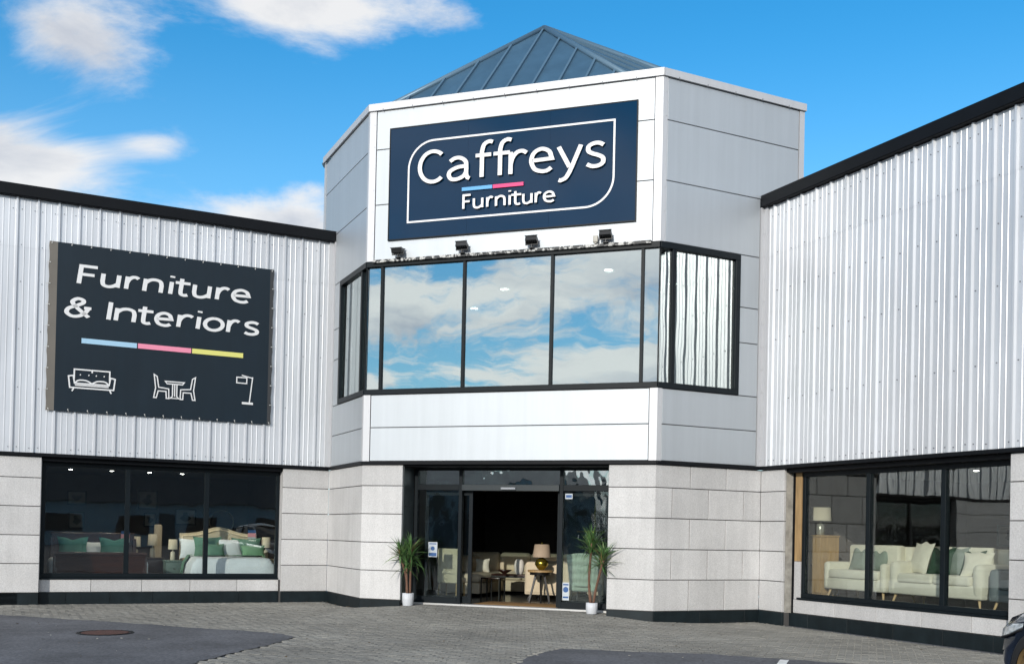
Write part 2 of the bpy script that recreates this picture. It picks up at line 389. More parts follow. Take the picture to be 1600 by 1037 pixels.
plinth(FCR, -.003, CH+.003, [.99, 1.99]); plinth(FCL, -.003, CH+.003, [.7, 1.6]); plinth(FF, 0, .849, []); plinth(FF, 4.8814, W, [])
plinth(FLW, -.98, 0, []); plinth(FLW, -12, -5.59, [-5.95, -7.4, -8.9, -10.4]); plinth(FRW, 0, .66, []); plinth(FRW, 5.29, 11, [6.2, 7.6, 9.1])
plinth(FLW, -5.588, -.982, [-5.1, -4.3, -3.5, -2.7, -1.8], .19); plinth(FRW, .662, 5.288, [1.15, 2.1, 3.1, 4.07, 4.96], .15)
def apron(fr, us, y):
    b = MB(); b.box(us[0]+.002, us[-1]-.002, y+.015, y+.2, .19, .44)
    w = fmesh('window_apron', fr, b, M_JOINT, store, 'low row of pale granite blocks under a shop window')
    for a, c in zip(us[:-1], us[1:]): piece('stone_block', fr, a+.004, c-.004, y, y+.05, .196, .435, M_STONE, w, .004)
apron(FLW, [-5.588, -4.654, -3.712, -2.783, -1.843, -.982], .20)
apron(FRW, [.70, 1.73, 2.66, 3.60, 4.53, 5.305], .20)

# black flashing between stone and cladding
def band(fr, u0, u1, z0, z1, y0, y1, m=M_BLACK, name='flashing'):
    return piece(name, fr, u0, u1, y0, y1, z0, z1, m, store, .006)
band(FF, -.02, W+.02, 2.772, 2.838, -.045, .3); band(FCR, .0, CH-.05, 2.774, 2.836, -.043, .3); band(FCL, .05, CH, 2.774, 2.836, -.043, .3)
band(FLW, -12, .02, 2.776, 2.84, -.06, .3); band(FRW, -.02, 11, 2.776, 2.84, -.06, .3)
# window heads: dark fascia set back under the band
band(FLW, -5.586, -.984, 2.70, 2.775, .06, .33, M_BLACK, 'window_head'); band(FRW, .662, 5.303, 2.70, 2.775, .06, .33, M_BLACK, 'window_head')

# ------------------------------------------------------------------ corrugated wings
PITCHR = .3615
def sheet_mesh(n=3, z0=2.84, z1=7.66):
    cr, wb, hh = .030, .022, .036; pts = []
    def rib(u, yo): return [(u-cr/2-wb, 0), (u-cr/2, -hh+yo), (u+cr/2, -hh+yo), (u+cr/2+wb, 0)]
    pts += [(-cr/2, -hh), (cr/2, -hh), (cr/2+wb, 0)]
    for k in range(n):
        u = k*PITCHR
        for f in (.36, .64):
            c = u+PITCHR*f; pts += [(c-.014, 0), (c-.006, -.006), (c+.006, -.006), (c+.014, 0)]
        if k < n-1: pts += rib(u+PITCHR, 0)
    u = n*PITCHR; pts += [(u-cr/2-wb-.002, -.002), (u-cr/2-.002, -hh-.003), (u+cr/2+.002, -hh-.003), (u+cr/2+.004, -hh+.004)]
    b = MB(); m = len(pts)
    b.add([(p[0], p[1], z0) for p in pts]+[(p[0], p[1], z1) for p in pts], [(i, i+1, m+i+1, m+i) for i in range(m-1)])
    return b.mesh('sheet')
def wing(fr, first, count, sgn, u_lo, u_hi, ztop, label):
    b = MB(); b.box(u_lo, u_hi, .03, .28, 2.80, ztop+.05)
    w = fmesh('metal_cladding', fr, b, M_CLAD, store, label)
    lap = 6.82
    lo = sheet_mesh(3, 2.842, lap); up = sheet_mesh(3, lap-.12, ztop+.02)
    for k in range(count):
        u = first + sgn*3*PITCHR*k + (0 if sgn > 0 else -3*PITCHR)
        fix(link('cladding_sheet', lo, M_CLAD, w, fr.pt(u, -.002, 0), fr.a))
        fix(link('cladding_sheet', up, M_CLAD, w, fr.pt(u, -.0055, 0), fr.a))
    # fixing screws
    s = MB(); rnd = random.Random(5)
    for k in range(count*3):
        uc = first + sgn*(k+.5)*PITCHR
        for z in (2.93, 4.05, 5.15, 6.05, 6.74, 7.42):
            for du in ((-.10,) if z not in (2.93, 7.42) else (-.10, .12)):
                if rnd.random() < .12: continue
                uu = uc+du+rnd.uniform(-.01, .01); zz = z+rnd.uniform(-.015, .015)
                s.cyl((uu, 0, zz), (uu, -.014, zz), .011, .009, 6)
    fmesh('screw_heads', fr, s, M_SCREW, w, kind='stuff')
    return w
wing(FLW, -.335+PITCHR, 12, -1, -13, -.02, 7.62, 'silver white corrugated cladding of the wing behind the dark banner')
wing(FRW, .272-PITCHR, 11, 1, .02, 11.5, 7.60, 'silver white corrugated cladding of the wing right of the tower')
for fr, u0, u1, sg in ((FLW, -13, .10, 1), (FRW, -.10, 11.6, 1)):
    piece('parapet_capping', fr, u0, u1, -.125, .45, 7.63, 7.855, M_BLACK, store, .012)
    piece('wing_roof', fr, u0+(.4 if fr is FRW else 0), u1-(.4 if fr is FLW else 0), .45, 9, 7.40, 7.55, M_BLACK, store)
# corner flashings where the wings meet the tower
for fr, s in ((FLW, -1), (FRW, 1)):
    b = MB(); u0, u1 = (-.115, -.005) if s < 0 else (.005, .115); b.box(u0, u1, -.048, .03, 2.842, 7.628)
    for z in [2.95+i*.42 for i in range(12)]: b.cyl(((u0+u1)/2, -.047, z), ((u0+u1)/2, -.056, z), .010, .009, 6)
    fmesh('corner_flashing', fr, b, M_TRIM, store)
for fr, u0, u1 in ((FCL, .01, .12), (FCR, CH-.12, CH-.01)):
    b = MB(); b.box(u0, u1, -.018, .03, 2.842, 7.628)
    for z in [2.95+i*.42 for i in range(12)]: b.cyl(((u0+u1)/2, -.017, z), ((u0+u1)/2, -.026, z), .010, .009, 6)
    fmesh('corner_flashing', fr, b, M_TRIM, store)

# ------------------------------------------------------------------ tower panels
G = .007
def panel_wall(fr, rects, u0, u1, holes, label):
    b = MB(); 
    for r in holes: b.box(*r)
    w = fmesh('panel_wall', fr, b, M_JOINT, store, label)
    for (a, c, z0, z1) in rects: piece('wall_panel', fr, a+G, c-G, random.uniform(-.001, .001), .03, z0+G, z1-G, M_PANEL, w, .004)
    return w
TOPZ = 9.605
zj = [7.787, 8.857]
rF = [(.14, W-.14, 2.842, 3.487), (.14, W-.14, 3.487, 4.118), (.14, W-.14, 6.70, zj[0]), (.14, W-.14, zj[0], zj[1]), (.14, W-.14, zj[1], TOPZ)]
panel_wall(FF, rF, 0, W, [(.0, W, .02, .12, 2.84, 4.12), (.0, W, .02, .12, 6.68, TOPZ)], 'white panelled front of the tower')
def splay(fr, mir):
    T = (lambda a, c: (CH-c, CH-a)) if mir else (lambda a, c: (a, c))
    e = CHT
    rr = [(.10, 2.20, 2.842, 3.487), (.10, 2.20, 3.487, 4.118), (1.755, 2.20, 4.118, 5.09), (1.755, 2.20, 5.09, 5.74), (1.755, 2.20, 5.74, 6.70),
          (.10, 2.20, 6.70, 7.62), (.10, e-.12, 7.787, zj[1]), (.10, e-.12, zj[1], TOPZ), (.10, 2.20, 7.62, 7.787)]
    rr = [(.10, 2.20, 2.842, 3.487), (.10, 2.20, 3.487, 4.118), (1.755, 2.20, 4.118, 5.09), (1.755, 2.20, 5.09, 5.74), (1.755, 2.20, 5.74, 6.70),
          (.10, 2.20, 6.70, 7.787), (.10, e-.12, 7.787, zj[1]), (.10, e-.12, zj[1], TOPZ)]
    rects = [T(r[0], r[1]) + r[2:] for r in rr]
    a, c = T(.0, CH); a2, c2 = T(0, e); a3, c3 = T(1.75, CH)
    panel_wall(fr, rects, 0, 0, [(a, c, .02, .12, 2.84, 4.12), (a3, c3, .02, .12, 4.12, 6.70), (a2, c2, .02, .12, 6.68, TOPZ)],
               'grey white panelled splay %s of the tower sign' % ('left' if mir else 'right'))
    b = MB(); t0, t1 = T(e-.12, e); b.box(t0+.004, t1, -.012, .03, 7.855, TOPZ)
    fmesh('corner_trim', fr, b, M_TRIM, store)
splay(FCR, False); splay(FCL, True)
def corner_post(z0, z1):
    for fr, u0, u1 in ((FF, -.006, .135), (FF, W-.135, W+.006), (FCR, -.004, .095), (FCL, CH-.095, CH+.004)):
        b = MB(); b.box(u0, u1, -.010, .03, z0, z1)
        uu = u0+.03 if fr is FCL or (fr is FF and u0 > 1) else u1-.03
        z = z0+.12
        while z < z1: b.cyl((uu, -.009, z), (uu, -.018, z), .010, .008, 6); z += .42
        fmesh('corner_trim', fr, b, M_TRIM, store)
corner_post(2.842, 4.118); corner_post(6.70, TOPZ)
def capping(fr, u0, u1):
    b = MB(); b.box(u0, u1, -.045, .40, TOPZ+.005, 9.745)
    c = fmesh('parapet_capping', fr, b, M_TRIM, store)
    s = MB(); u = u0+.3
    while u < u1-.1: s.box(u, u+.012, -.05, -.044, 9.585, TOPZ+.03); u += .62
    fmesh('drip_clip', fr, s, M_SCREW, store, kind='stuff')
capping(FF, -.02, W+.02); capping(FCR, .0, CHT+.02); capping(FCL, CH-CHT-.02, CH)
# tower sides and back above the wings
pR = FCR.pt(CHT, .0, 0); pL = FCL.pt(CH-CHT, .0, 0)
b = MB()
q = [pL.xy, FCL.pt(CH, .0, 0).xy]  # noqa
bk1 = pR.xy + FCR.i*2.6; bk0 = pL.xy + FCL.i*2.6
ring = [pR.xy, bk1, bk0, pL.xy]
b.add([(p.x, p.y, 7.3) for p in ring]+[(p.x, p.y, 9.74) for p in ring], [(0, 1, 5, 4), (1, 2, 6, 5), (2, 3, 7, 6)])
link('tower_back_wall', b.mesh('back'), M_PANEL, store)
# flat gutter behind the parapet + pyramid roof
b = MB(); ring = [FF.pt(.1, .1, 0).xy, FF.pt(W-.1, .1, 0).xy, FCR.pt(CHT-.1, .1, 0).xy, bk1, bk0, FCL.pt(CH-CHT+.1, .1, 0).xy]
b.add([(p.x, p.y, 9.55) for p in ring], [tuple(range(6))]); link('gutter_deck', b.mesh('deck'), M_ROOF, store)
def pyramid():
    ua, ya, za, zb, hw = 2.66, 2.62, 12.08, 9.56, 2.58
    ap = FF.pt(ua, ya, za)
    cs = [FF.pt(ua+dx, ya+dy, zb) for dx, dy in ((-hw, -hw), (hw, -hw), (5.0, -.3), (5.0, 1.6), (2.6, 4.0), (-2.6, 4.0), (-5.0, 1.6), (-5.0, -.3))]
    core = MB(); core.add([ap]+cs, [(0, k+1, (k+1) % 8+1) for k in range(8)])
    roof = link('roof', core.mesh('roof'), M_ROOF, store, label='blue grey pyramid roof of ribbed metal above the tower parapet')
    for k in range(8):
        A, B = cs[k], cs[(k+1) % 8]; e = (B-A); n = (B-A).cross(ap-A).normalized(); mid = (A+B)/2; up = (ap-mid)
        cnt = max(2, 2*round(e.length/1.04))
        for i in range(cnt):
            f0, f1 = i/cnt, (i+1)/cnt
            def top(f): return 1-abs(2*f-1)
            def P(f, t, h=.012): return mid + e*(f-.5) + up*t + n*h
            b = MB(); g = .004
            poly = [P(f0+g, 0), P(f1-g, 0), P(f1-g, max(top(f1)-.02, 0)), P(f0+g, max(top(f0)-.02, 0))]
            pl = [p for j, p in enumerate(poly) if (p-poly[j-1]).length > 1e-4]
            low = [p-n*.011 for p in pl]; m = len(pl)
            b.add(pl+low, [tuple(range(m))]+[(j, (j+1) % m, m+(j+1) % m, m+j)[::-1] for j in range(m)])
            link('roof_sheet', b.mesh('roof_sheet'), M_ROOF, roof)
            if i:
                b = MB(); w = e.normalized()*.022; t = top(f0); p0, p1 = P(f0, 0, .0), P(f0, t*.985, .0)
                v = [p0-w, p0+w, p1+w, p1-w]; hgt = n*.055
                b.add(v+[p+hgt for p in v], [(4, 5, 6, 7), (0, 1, 5, 4), (1, 2, 6, 5), (2, 3, 7, 6), (3, 0, 4, 7)])
                link('seam', b.mesh('seam'), M_SEAM, roof)
    for c in cs:
        b = MB(); b.tube([c+Vector((0, 0, .03)), ap+Vector((0, 0, .03))], .065, 6); link('hip_cap', b.mesh('hip_cap'), M_SEAM, roof)
pyramid()

# ------------------------------------------------------------------ bay window on the upper floor
def window(name, label, parent=store):
    return holder(name, parent, label)
bay = window('bay_window', 'wide mirrored upper window wrapping round the tower')
M_LEDGE = mat('stained_ledge', (.010, .013, .016), .5)
def ledge_material():
    nt = M_LEDGE.node_tree; N = nt.nodes; L = nt.links; P = N['Principled BSDF']
    geo = N.new('ShaderNodeNewGeometry'); n = N.new('ShaderNodeTexNoise'); n.inputs['Scale'].default_value = 9; n.inputs['Detail'].default_value = 5; n.inputs['Roughness'].default_value = .75
    L.new(geo.outputs['Position'], n.inputs['Vector']); mr = N.new('ShaderNodeMapRange'); mr.inputs[1].default_value = .50; mr.inputs[2].default_value = .54; L.new(n.outputs[0], mr.inputs[0])
    mx = N.new('ShaderNodeMix'); mx.data_type = 'RGBA'; mx.inputs['A'].default_value = (.010, .013, .016, 1); mx.inputs['B'].default_value = (.55, .55, .53, 1)
    L.new(mr.outputs[0], mx.inputs['Factor']); L.new(mx.outputs['Result'], P.inputs['Base Color'])
ledge_material()
def bay_side(fr, u0, u1, mull, ends, panes):
    piece('frame', fr, u0, u1, -.03, .10, 6.585, 6.695, M_FRAME, bay, .004)
    piece('frame', fr, u0, u1, -.03, .10, 4.122, 4.222, M_FRAME, bay, .004)
    for a, c in mull: piece('mullion', fr, a, c, -.015, .09, 4.222, 6.585, M_FRAME, bay, .003)
    for a, c in panes:
        o = piece('pane', fr, a+.002, c-.002, .03, .04, 4.224, 6.583, M_GLASSM, bay)
        o.rotation_euler = (random.uniform(-.004, .004), 0, fr.a+random.uniform(-.006, .006))
    for a, c in ends: piece('frame', fr, a, c, -.03, .10, 4.222, 6.585, M_FRAME, bay, .004)
bay_side(FF, 0, W, [(.30, .355), (2.0, 2.055), (3.72, 3.775), (5.39, 5.445), (-.005, .012), (W-.012, W+.005)], [],
         [(.012, .30), (.355, 2.0), (2.055, 3.72), (3.775, 5.39), (5.445, W-.012)])
bay_side(FCR, .0, 1.75, [(.265, .34)], [(1.65, 1.75)], [(.01, .265), (.34, 1.65)])
bay_side(FCL, CH-1.75, CH, [(CH-.34, CH-.265)], [(CH-1.75, CH-1.65)], [(CH-.265, CH-.01), (CH-1.65, CH-.34)])
piece('ledge', FF, .15, W-.15, -.085, .0, 6.650, 6.706, M_LEDGE, bay, .004)

# ------------------------------------------------------------------ interiors (shell)
M_INW = mat('shop_wall_dark', (.125, .105, .095), .8, var=.1)
M_INF = mat('shop_floor_dark', (.035, .035, .038), .18, var=.15, var_scale=2)
M_INC = mat('shop_ceiling', (.13, .13, .13), .9)
M_UPW = mat('upper_room_wall', (.17, .165, .155), .9)
M_LAMP = mat('downlight_lens', (1, .96, .88), .5, emit=26.0)
def prism(name, pts, z0, z1, m, skip=()):
    """walls, floor and ceiling of one room as thin pieces of the shop"""
    n = len(pts)
    f = MB(); f.add([(p.x, p.y, z0) for p in pts]+[(p.x, p.y, z0-.08) for p in pts], [tuple(range(n)), tuple(range(2*n-1, n-1, -1))])
    link('interior_floor', f.mesh('floor'), M_INF if m is M_INW else M_UPW, store)
    c = MB(); c.add([(p.x, p.y, z1) for p in pts]+[(p.x, p.y, z1+.05) for p in pts], [tuple(range(n-1, -1, -1)), tuple(range(n, 2*n))])
    link('ceiling', c.mesh('ceiling'), M_INC, store)
    for i in range(n):
        if i in skip: continue
        a, b2 = pts[i], pts[(i+1) % n]
        w = MB(); w.add([(a.x, a.y, z0), (b2.x, b2.y, z0), (b2.x, b2.y, z1), (a.x, a.y, z1)], [(0, 1, 2, 3)])
        link('interior_wall', w.mesh('wall'), m, store)
def P2(fr, L): return [fr.pt(u, y, 0).xy for u, y in L]
prism('bed_room', P2(FLW, [(-8.5, .34), (-.25, .34), (-.25, 7.0), (-8.5, 7.0)]), .12, 2.80, M_INW, (0,))
prism('lobby', P2(FF, [(.45, .62), (5.27, .62), (6.75, 2.0), (6.75, 9.5), (-1.0, 9.5), (-1.0, 2.0)]), .12, 2.80, M_INW, (0,))
prism('sofa_room', P2(FRW, [(-.5, .34), (7.5, .34), (7.5, 6.0), (-.5, 6.0)]), .46, 2.80, M_INW, (0,))
UPP = P2(FF, [(.06, .13), (W-.06, .13), (W+1.45, 1.58), (W+1.45, 7.0), (-1.45, 7.0), (-1.45, 1.58)])
prism('upper_room', UPP, 4.05, 6.68, M_UPW, (0, 1, 5))
def downlight(fr, u, y, z, r=.055, watts=0):
    b = MB(); b.cyl((0, 0, 0), (0, 0, -.012), r, r*.92, 14)
    d = link('downlight', b.mesh('rim'), M_TRIM, store, fr.pt(u, y, z), fr.a)
    b = MB(); b.cyl((0, 0, -.0121), (0, 0, -.016), r*.8, r*.8, 14); link('lens', b.mesh('lens'), M_LAMP, d)
    if watts:
        l = bpy.data.lights.new('downlight_lamp', 'SPOT'); l.energy = watts; l.color = (1, .86, .68); l.shadow_soft_size = .04; l.spot_size = R(120); l.spot_blend = .6
        o = bpy.data.objects.new('downlight_lamp', l); COL.objects.link(o); o.parent = d; o.location = (0, 0, -.03)
for u in (-4.72, -3.86, -3.0, -2.2): downlight(FLW, u, 2.5, 2.795, watts=26)
for u in (-4.85, -3.95, -3.1, -2.35, -.98): downlight(FLW, u, 4.6 if u < -1 else 2.6, 2.795, watts=26)
for u, y in ((1.9, 2.6), (4.4, 1.6), (.6, 4.2), (5.4, 3.0)): downlight(FF, u, y, 6.675, .11)
for u, y in ((1.7, 1.4), (2.4, 2.8), (3.9, 1.6)): downlight(FRW, u, y, 2.795, watts=12)
# inner linings of the recesses
for fr, u, y1, s in ((FLW, -.982, .36, -1), (FLW, -5.588, .36, 1), (FRW, 5.305, .36, -1)):
    b = MB(); a, c = (u-.006, u-.001) if s < 0 else (u+.001, u+.006); b.box(a, c, .052, y1, .436, 2.70); fmesh('reveal', fr, b, M_STONE, store)
M_CONC = mat('concrete_return', (.34, .325, .29), .9, var=.3, var_scale=7, bump=.6, bump_scale=25)
M_PLY = mat('raw_plywood', (.36, .235, .11), .7, var=.25, var_scale=5, stretch=(4, 4, .6))
b = MB(); b.box(.6405, .647, .053, .22, .19, 2.70); fmesh('concrete_reveal', FRW, b, M_CONC, store)
b = MB(); b.box(.648, .700, .205, .25, .19, 2.70); fmesh('mastic_joint', FRW, b, M_BLACK, store)
b = MB(); b.box(.701, .862, .215, .26, 1.12, 2.70); fmesh('plywood_infill', FRW, b, M_PLY, store)
b = MB(); b.box(.701, .862, .215, .26, .44, 1.115); fmesh('stone_block', FRW, b, M_STONE, store)

# shop windows
def shop_window(fr, u0, u1, mull, y, label, z0=.44, z1=2.72):
    w = window('shop_window', label)
    piece('sill', fr, u0-.02 if fr is FLW else u0-.06, u1+.0, y-.07, y+.10, z0-.002, z0+.035, M_FRAME, w, .004)
    piece('frame', fr, u0, u1, y-.02, y+.08, z0+.037, z0+.115, M_FRAME, w, .004)
    piece('frame', fr, u0, u1, y-.02, y+.08, z1-.10, z1, M_FRAME, w, .004)
    us = [u0] + mull + [u1]
    edges = [(u0, u0+.075)] + [(m-.045, m+.045) for m in mull] + [(u1-.065, u1)]
    for i, (a, c) in enumerate(edges): piece('frame' if i in (0, len(edges)-1) else 'mullion', fr, a, c, y-.018, y+.078, z0+.115, z1-.10, M_FRAME, w, .003)
    for (a, c), (d, e) in zip(edges[:-1], edges[1:]): piece('pane', fr, c+.001, d-.001, y+.02, y+.03, z0+.117, z1-.102, M_GLASS, w)
shop_window(FLW, -5.575, -.995, [-4.013, -2.485], .25, 'wide shop window with the bed display')
shop_window(FRW, .864, 5.29, [2.428, 3.957], .25, 'wide shop window with the sofa display')

# entrance
ent = window('entrance', 'dark framed glass entrance with open sliding door')
def ebar(n, u0, u1, z0, z1, y0=.52, y1=.62): return piece(n, FF, u0, u1, y0, y1, z0, z1, M_FRAME, ent, .004)
TH = .125
ebar('frame', .87, .94, TH, 2.772); ebar('frame', 1.80, 1.87, TH, 2.772); ebar('frame', 3.82, 3.89, TH, 2.772); ebar('frame', 4.80, 4.878, TH, 2.772)
for a, c in ((.94, 1.80), (1.87, 3.82), (3.89, 4.80)): ebar('frame', a, c, 2.70, 2.772)
for a, c in ((.94, 1.80), (3.89, 4.80)):
    ebar('frame', a, c, 2.315, 2.43); ebar('frame', a, c, TH, .26)
    piece('pane', FF, a+.001, c-.001, .57, .58, .261, 2.314, M_GLASSD, ent)
piece('door_header', FF, 1.87, 3.82, .49, .66, 2.31, 2.43, mat('door_header', (.02, .028, .032), .35), ent, .006)
for a, c in ((.94, 1.80), (1.87, 3.82), (3.89, 4.80)): piece('pane', FF, a+.001, c-.001, .57, .58, 2.431, 2.699, M_GLASST, ent)
piece('door_sensor', FF, 2.68, 2.97, .44, .49, 2.33, 2.375, mat('sensor_grey', (.35, .37, .4), .3), ent, .012)
piece('threshold', FF, .88, 4.88, .47, .70, .085, .135, mat('threshold_metal', (.55, .55, .54), .45, metal=.5), ent, .004)
def leaf(u0, u1, lbl):
    d = holder('sliding_door', ent, lbl)
    for a, c in ((u0, u0+.075), (u1-.075, u1)): piece('stile', FF, a, c, .635, .68, TH+.02, 2.31, M_FRAME, d, .003)
    piece('rail', FF, u0+.075, u1-.075, .636, .679, TH+.02, .28, M_FRAME, d, .003); piece('rail', FF, u0+.075, u1-.075, .636, .679, 2.22, 2.31, M_FRAME, d, .003)
    piece('pane', FF, u0+.076, u1-.076, .655, .662, .281, 2.219, M_GLASSD, d)
leaf(1.06, 2.05, 'sliding door leaf parked behind the left glass panel'); leaf(3.755, 4.74, 'sliding door leaf parked behind the right glass panel')
M_REV = mat('reveal_panel', (.05, .062, .064), .35, var=.15)
for u0, u1, z0, z1 in ((.8495, .862, .14, 1.98), (.8495, .862, 1.99, 2.77), (4.868, 4.8810, .14, 1.98), (4.868, 4.8810, 1.99, 2.77)):
    b = MB(); b.box(u0, u1, .052, .52, z0, z1); fmesh('reveal_panel', FF, b, M_REV, ent)
b = MB(); b.box(.862, 4.868, .05, .52, 2.74, 2.771); fmesh('soffit', FF, b, M_BLACK, ent)
# paper notices on the glass
M_PAPER = mat('paper', (.52, .57, .61), .6); M_BLUE = mat('print_blue', (.03, .10, .28), .6); M_RED = mat('print_red', (.55, .05, .09), .6)
def notice(fr, u0, u1, z0, z1, y, blocks, label):
    t = thing('notice', label, 'notice', fr.pt(u0, y, z0), fr.a)
    b = MB(); b.box(0, u1-u0, 0, .002, 0, z1-z0); link('sheet', b.mesh('sheet'), M_PAPER, t)
    for (a, c, d, e, m) in blocks:
        b = MB(); w, h = u1-u0, z1-z0
        if m is None:
            b.cyl((w*(a+c)/2, -.001, h*(d+e)/2), (w*(a+c)/2, -.0015, h*(d+e)/2), w*(c-a)/2, n=20); m = M_BLUE
        else: b.box(w*a, w*c, -.0015, -.0005, h*d, h*e)
        link('print', b.mesh('print'), m, t)
notice(FF, 1.17, 1.36, 1.02, 1.31, .562, [(.08, .92, .06, .28, M_BLUE), (.1, .9, .85, .92, M_BLUE), (.28, .72, .42, .72, None)], 'pale blue printed notice on the left entrance glass')
notice(FF, 3.90, 4.03, .29, .62, .562, [(.1, .9, .42, .78, None), (.1, .9, .12, .22, M_BLUE), (.1, .9, .84, .92, M_BLUE)], 'white sticker with blue disc low on the right entrance glass')
notice(FF, 3.92, 4.06, 2.17, 2.27, .562, [(.1, .9, .25, .75, M_BLUE)], 'small blue and white sticker high on the right entrance glass')

# ------------------------------------------------------------------ lettering (stroked glyphs)
def crom(pts, n=7, closed=False):
    P = [Vector((p[0], p[1])) for p in pts]; out = []
    m = len(P); rng = range(m if closed else m-1)
    for i in rng:
        p1, p2 = P[i], P[(i+1) % m]
        p0 = P[i-1] if (i > 0 or closed) else p1*2-p2
        p3 = P[(i+2) % m] if (i+2 < m or closed) else p2*2-p1
        for k in range(n):
            t = k/n; out.append(.5*((2*p1)+(p2-p0)*t+(2*p0-5*p1+4*p2-p3)*t*t+(3*p1-p0-3*p2+p3)*t**3))
    if not closed: out.append(P[-1])
    return [(p.x, p.y) for p in out]
def arc(cx, cy, rx, ry, a0, a1, n=20):
    return [(cx+rx*math.cos(R(a0+(a1-a0)*i/n)), cy+ry*math.sin(R(a0+(a1-a0)*i/n))) for i in range(n+1)]
CAP, ASC = 1.42, 1.60
GL = {
 'C': [arc(.56, CAP/2, .56, CAP/2, 48, 312, 26)],
 'a': [crom([(.07, .86), (.28, .98), (.55, .98), (.80, .80), (.84, .52), (.84, .22), (.90, .05), (1.0, .0)]), crom([(.84, .58), (.45, .56), (.10, .42), (.02, .22), (.16, .03), (.45, .02), (.72, .14), (.84, .32)])],
 'f': [crom([(1.0, ASC-.04), (.78, ASC), (.50, ASC-.12), (.38, ASC-.42), (.38, 1.0)])+[(.38, 0)], [(0, 1.0), (.92, 1.0)]],
 'r': [[(0, 0), (0, 1)], crom([(0, .45), (.14, .76), (.42, .97), (.75, 1.0), (1, .90)])],
 'e': [crom([(.96, .12), (.74, .0), (.46, .0), (.16, .13), (.0, .48), (.12, .84), (.48, 1.0), (.84, .86), (.98, .53)])+[(.04, .50)]],
 'y': [[(0, 1), (.50, .06)], [(1, 1), (.60, .06)]+crom([(.50, -.16), (.34, -.40), (.12, -.50), (.02, -.48)])],
 's': [crom([(.95, .90), (.70, 1.0), (.38, 1.0), (.10, .88), (.10, .68), (.32, .56), (.66, .46), (.92, .33), (.92, .12), (.66, .0), (.30, .0), (.02, .10)])],
 'u': [[(0, 1), (0, .42)]+crom([(0, .38), (.10, .10), (.40, .0), (.72, .08), (1, .30)])[1:], [(1, 1), (1, 0)]],
 'n': [[(0, 0), (0, 1)], crom([(0, .66), (.25, .92), (.58, 1.0), (.90, .88), (1, .58)])+[(1, 0)]],
 'i': [[(.5, 0), (.5, 1)], [(.5, 1.36), (.5, 1.50)]],
 't': [[(.22, 1.36), (.22, .35)]+crom([(.22, .30), (.30, .08), (.62, .0), (1, .05)])[1:], [(-.42, 1), (1.15, 1)]],
 'o': [arc(.5, .5, .5, .5, 90, 450, 28)],
 'F': [[(0, 0), (0, CAP), (1, CAP)], [(0, CAP*.53), (.88, CAP*.53)]],
 'I': [[(.5, 0), (.5, CAP)]],
 '&': [crom([(1.0, .0), (.70, .36), (.30, .88), (.20, 1.18), (.40, CAP), (.64, CAP-.08), (.66, 1.12), (.40, .86), (.08, .60), (.02, .26), (.26, .0), (.56, .04), (.80, .30), (.94, .70)]), [(.74, .72), (1.06, .72)]],
}
def stroke(mb, pts, th, depth, y0=0., closed=False):
    """thick polyline in the (x,z) plane, standing proud towards -y"""
    P = [Vector(p) for p in pts]; n = len(P); Lf, Rt = [], []
    for i in range(n):
        a = P[i-1] if (i > 0 or closed) else None; c = P[(i+1) % n] if (i < n-1 or closed) else None
        d1 = (P[i]-a).normalized() if a is not None and (P[i]-a).length > 1e-7 else None
        d2 = (c-P[i]).normalized() if c is not None and (c-P[i]).length > 1e-7 else None
        d1 = d1 or d2; d2 = d2 or d1
        n1 = Vector((-d1.y, d1.x)); n2 = Vector((-d2.y, d2.x)); m = (n1+n2)
        m = n1 if m.length < 1e-4 else m.normalized(); k = 1/max(.45, m.dot(n1))
        Lf.append(P[i]+m*th/2*k); Rt.append(P[i]-m*th/2*k)
    v = [(p.x, y0-depth, p.y) for p in Lf]+[(p.x, y0-depth, p.y) for p in Rt]+[(p.x, y0, p.y) for p in Lf]+[(p.x, y0, p.y) for p in Rt]
    f = []
    for i in range(n if closed else n-1):
        j = (i+1) % n
        f += [(i, n+i, n+j, j), (i, j, 2*n+j, 2*n+i), (n+i, 3*n+i, 3*n+j, n+j)]
    if not closed: f += [(0, 2*n, 3*n, n), (n-1, 2*n-1, 4*n-1, 3*n-1)]
    mb.add(v, f)
def letter(ch, x0, x1, base, xh, th, depth, slant=0., xs=1.):
    b = MB(); x0 /= xs; x1 /= xs
    for k, st in enumerate(GL[ch]):
        pts = []
        for (x, y) in st:
            X = x0+th/2+x*(x1-x0-th); Z = base+th/2+y*(xh-th)
            pts.append((X+slant/xs*(Z-base), Z))
        stroke(b, pts, th*(1.0 if not (ch == 'i' and k == 1) else 1.12), depth, -.0004*k)
    b.v = [(p[0]*xs, p[1], p[2]) for p in b.v]
    return b

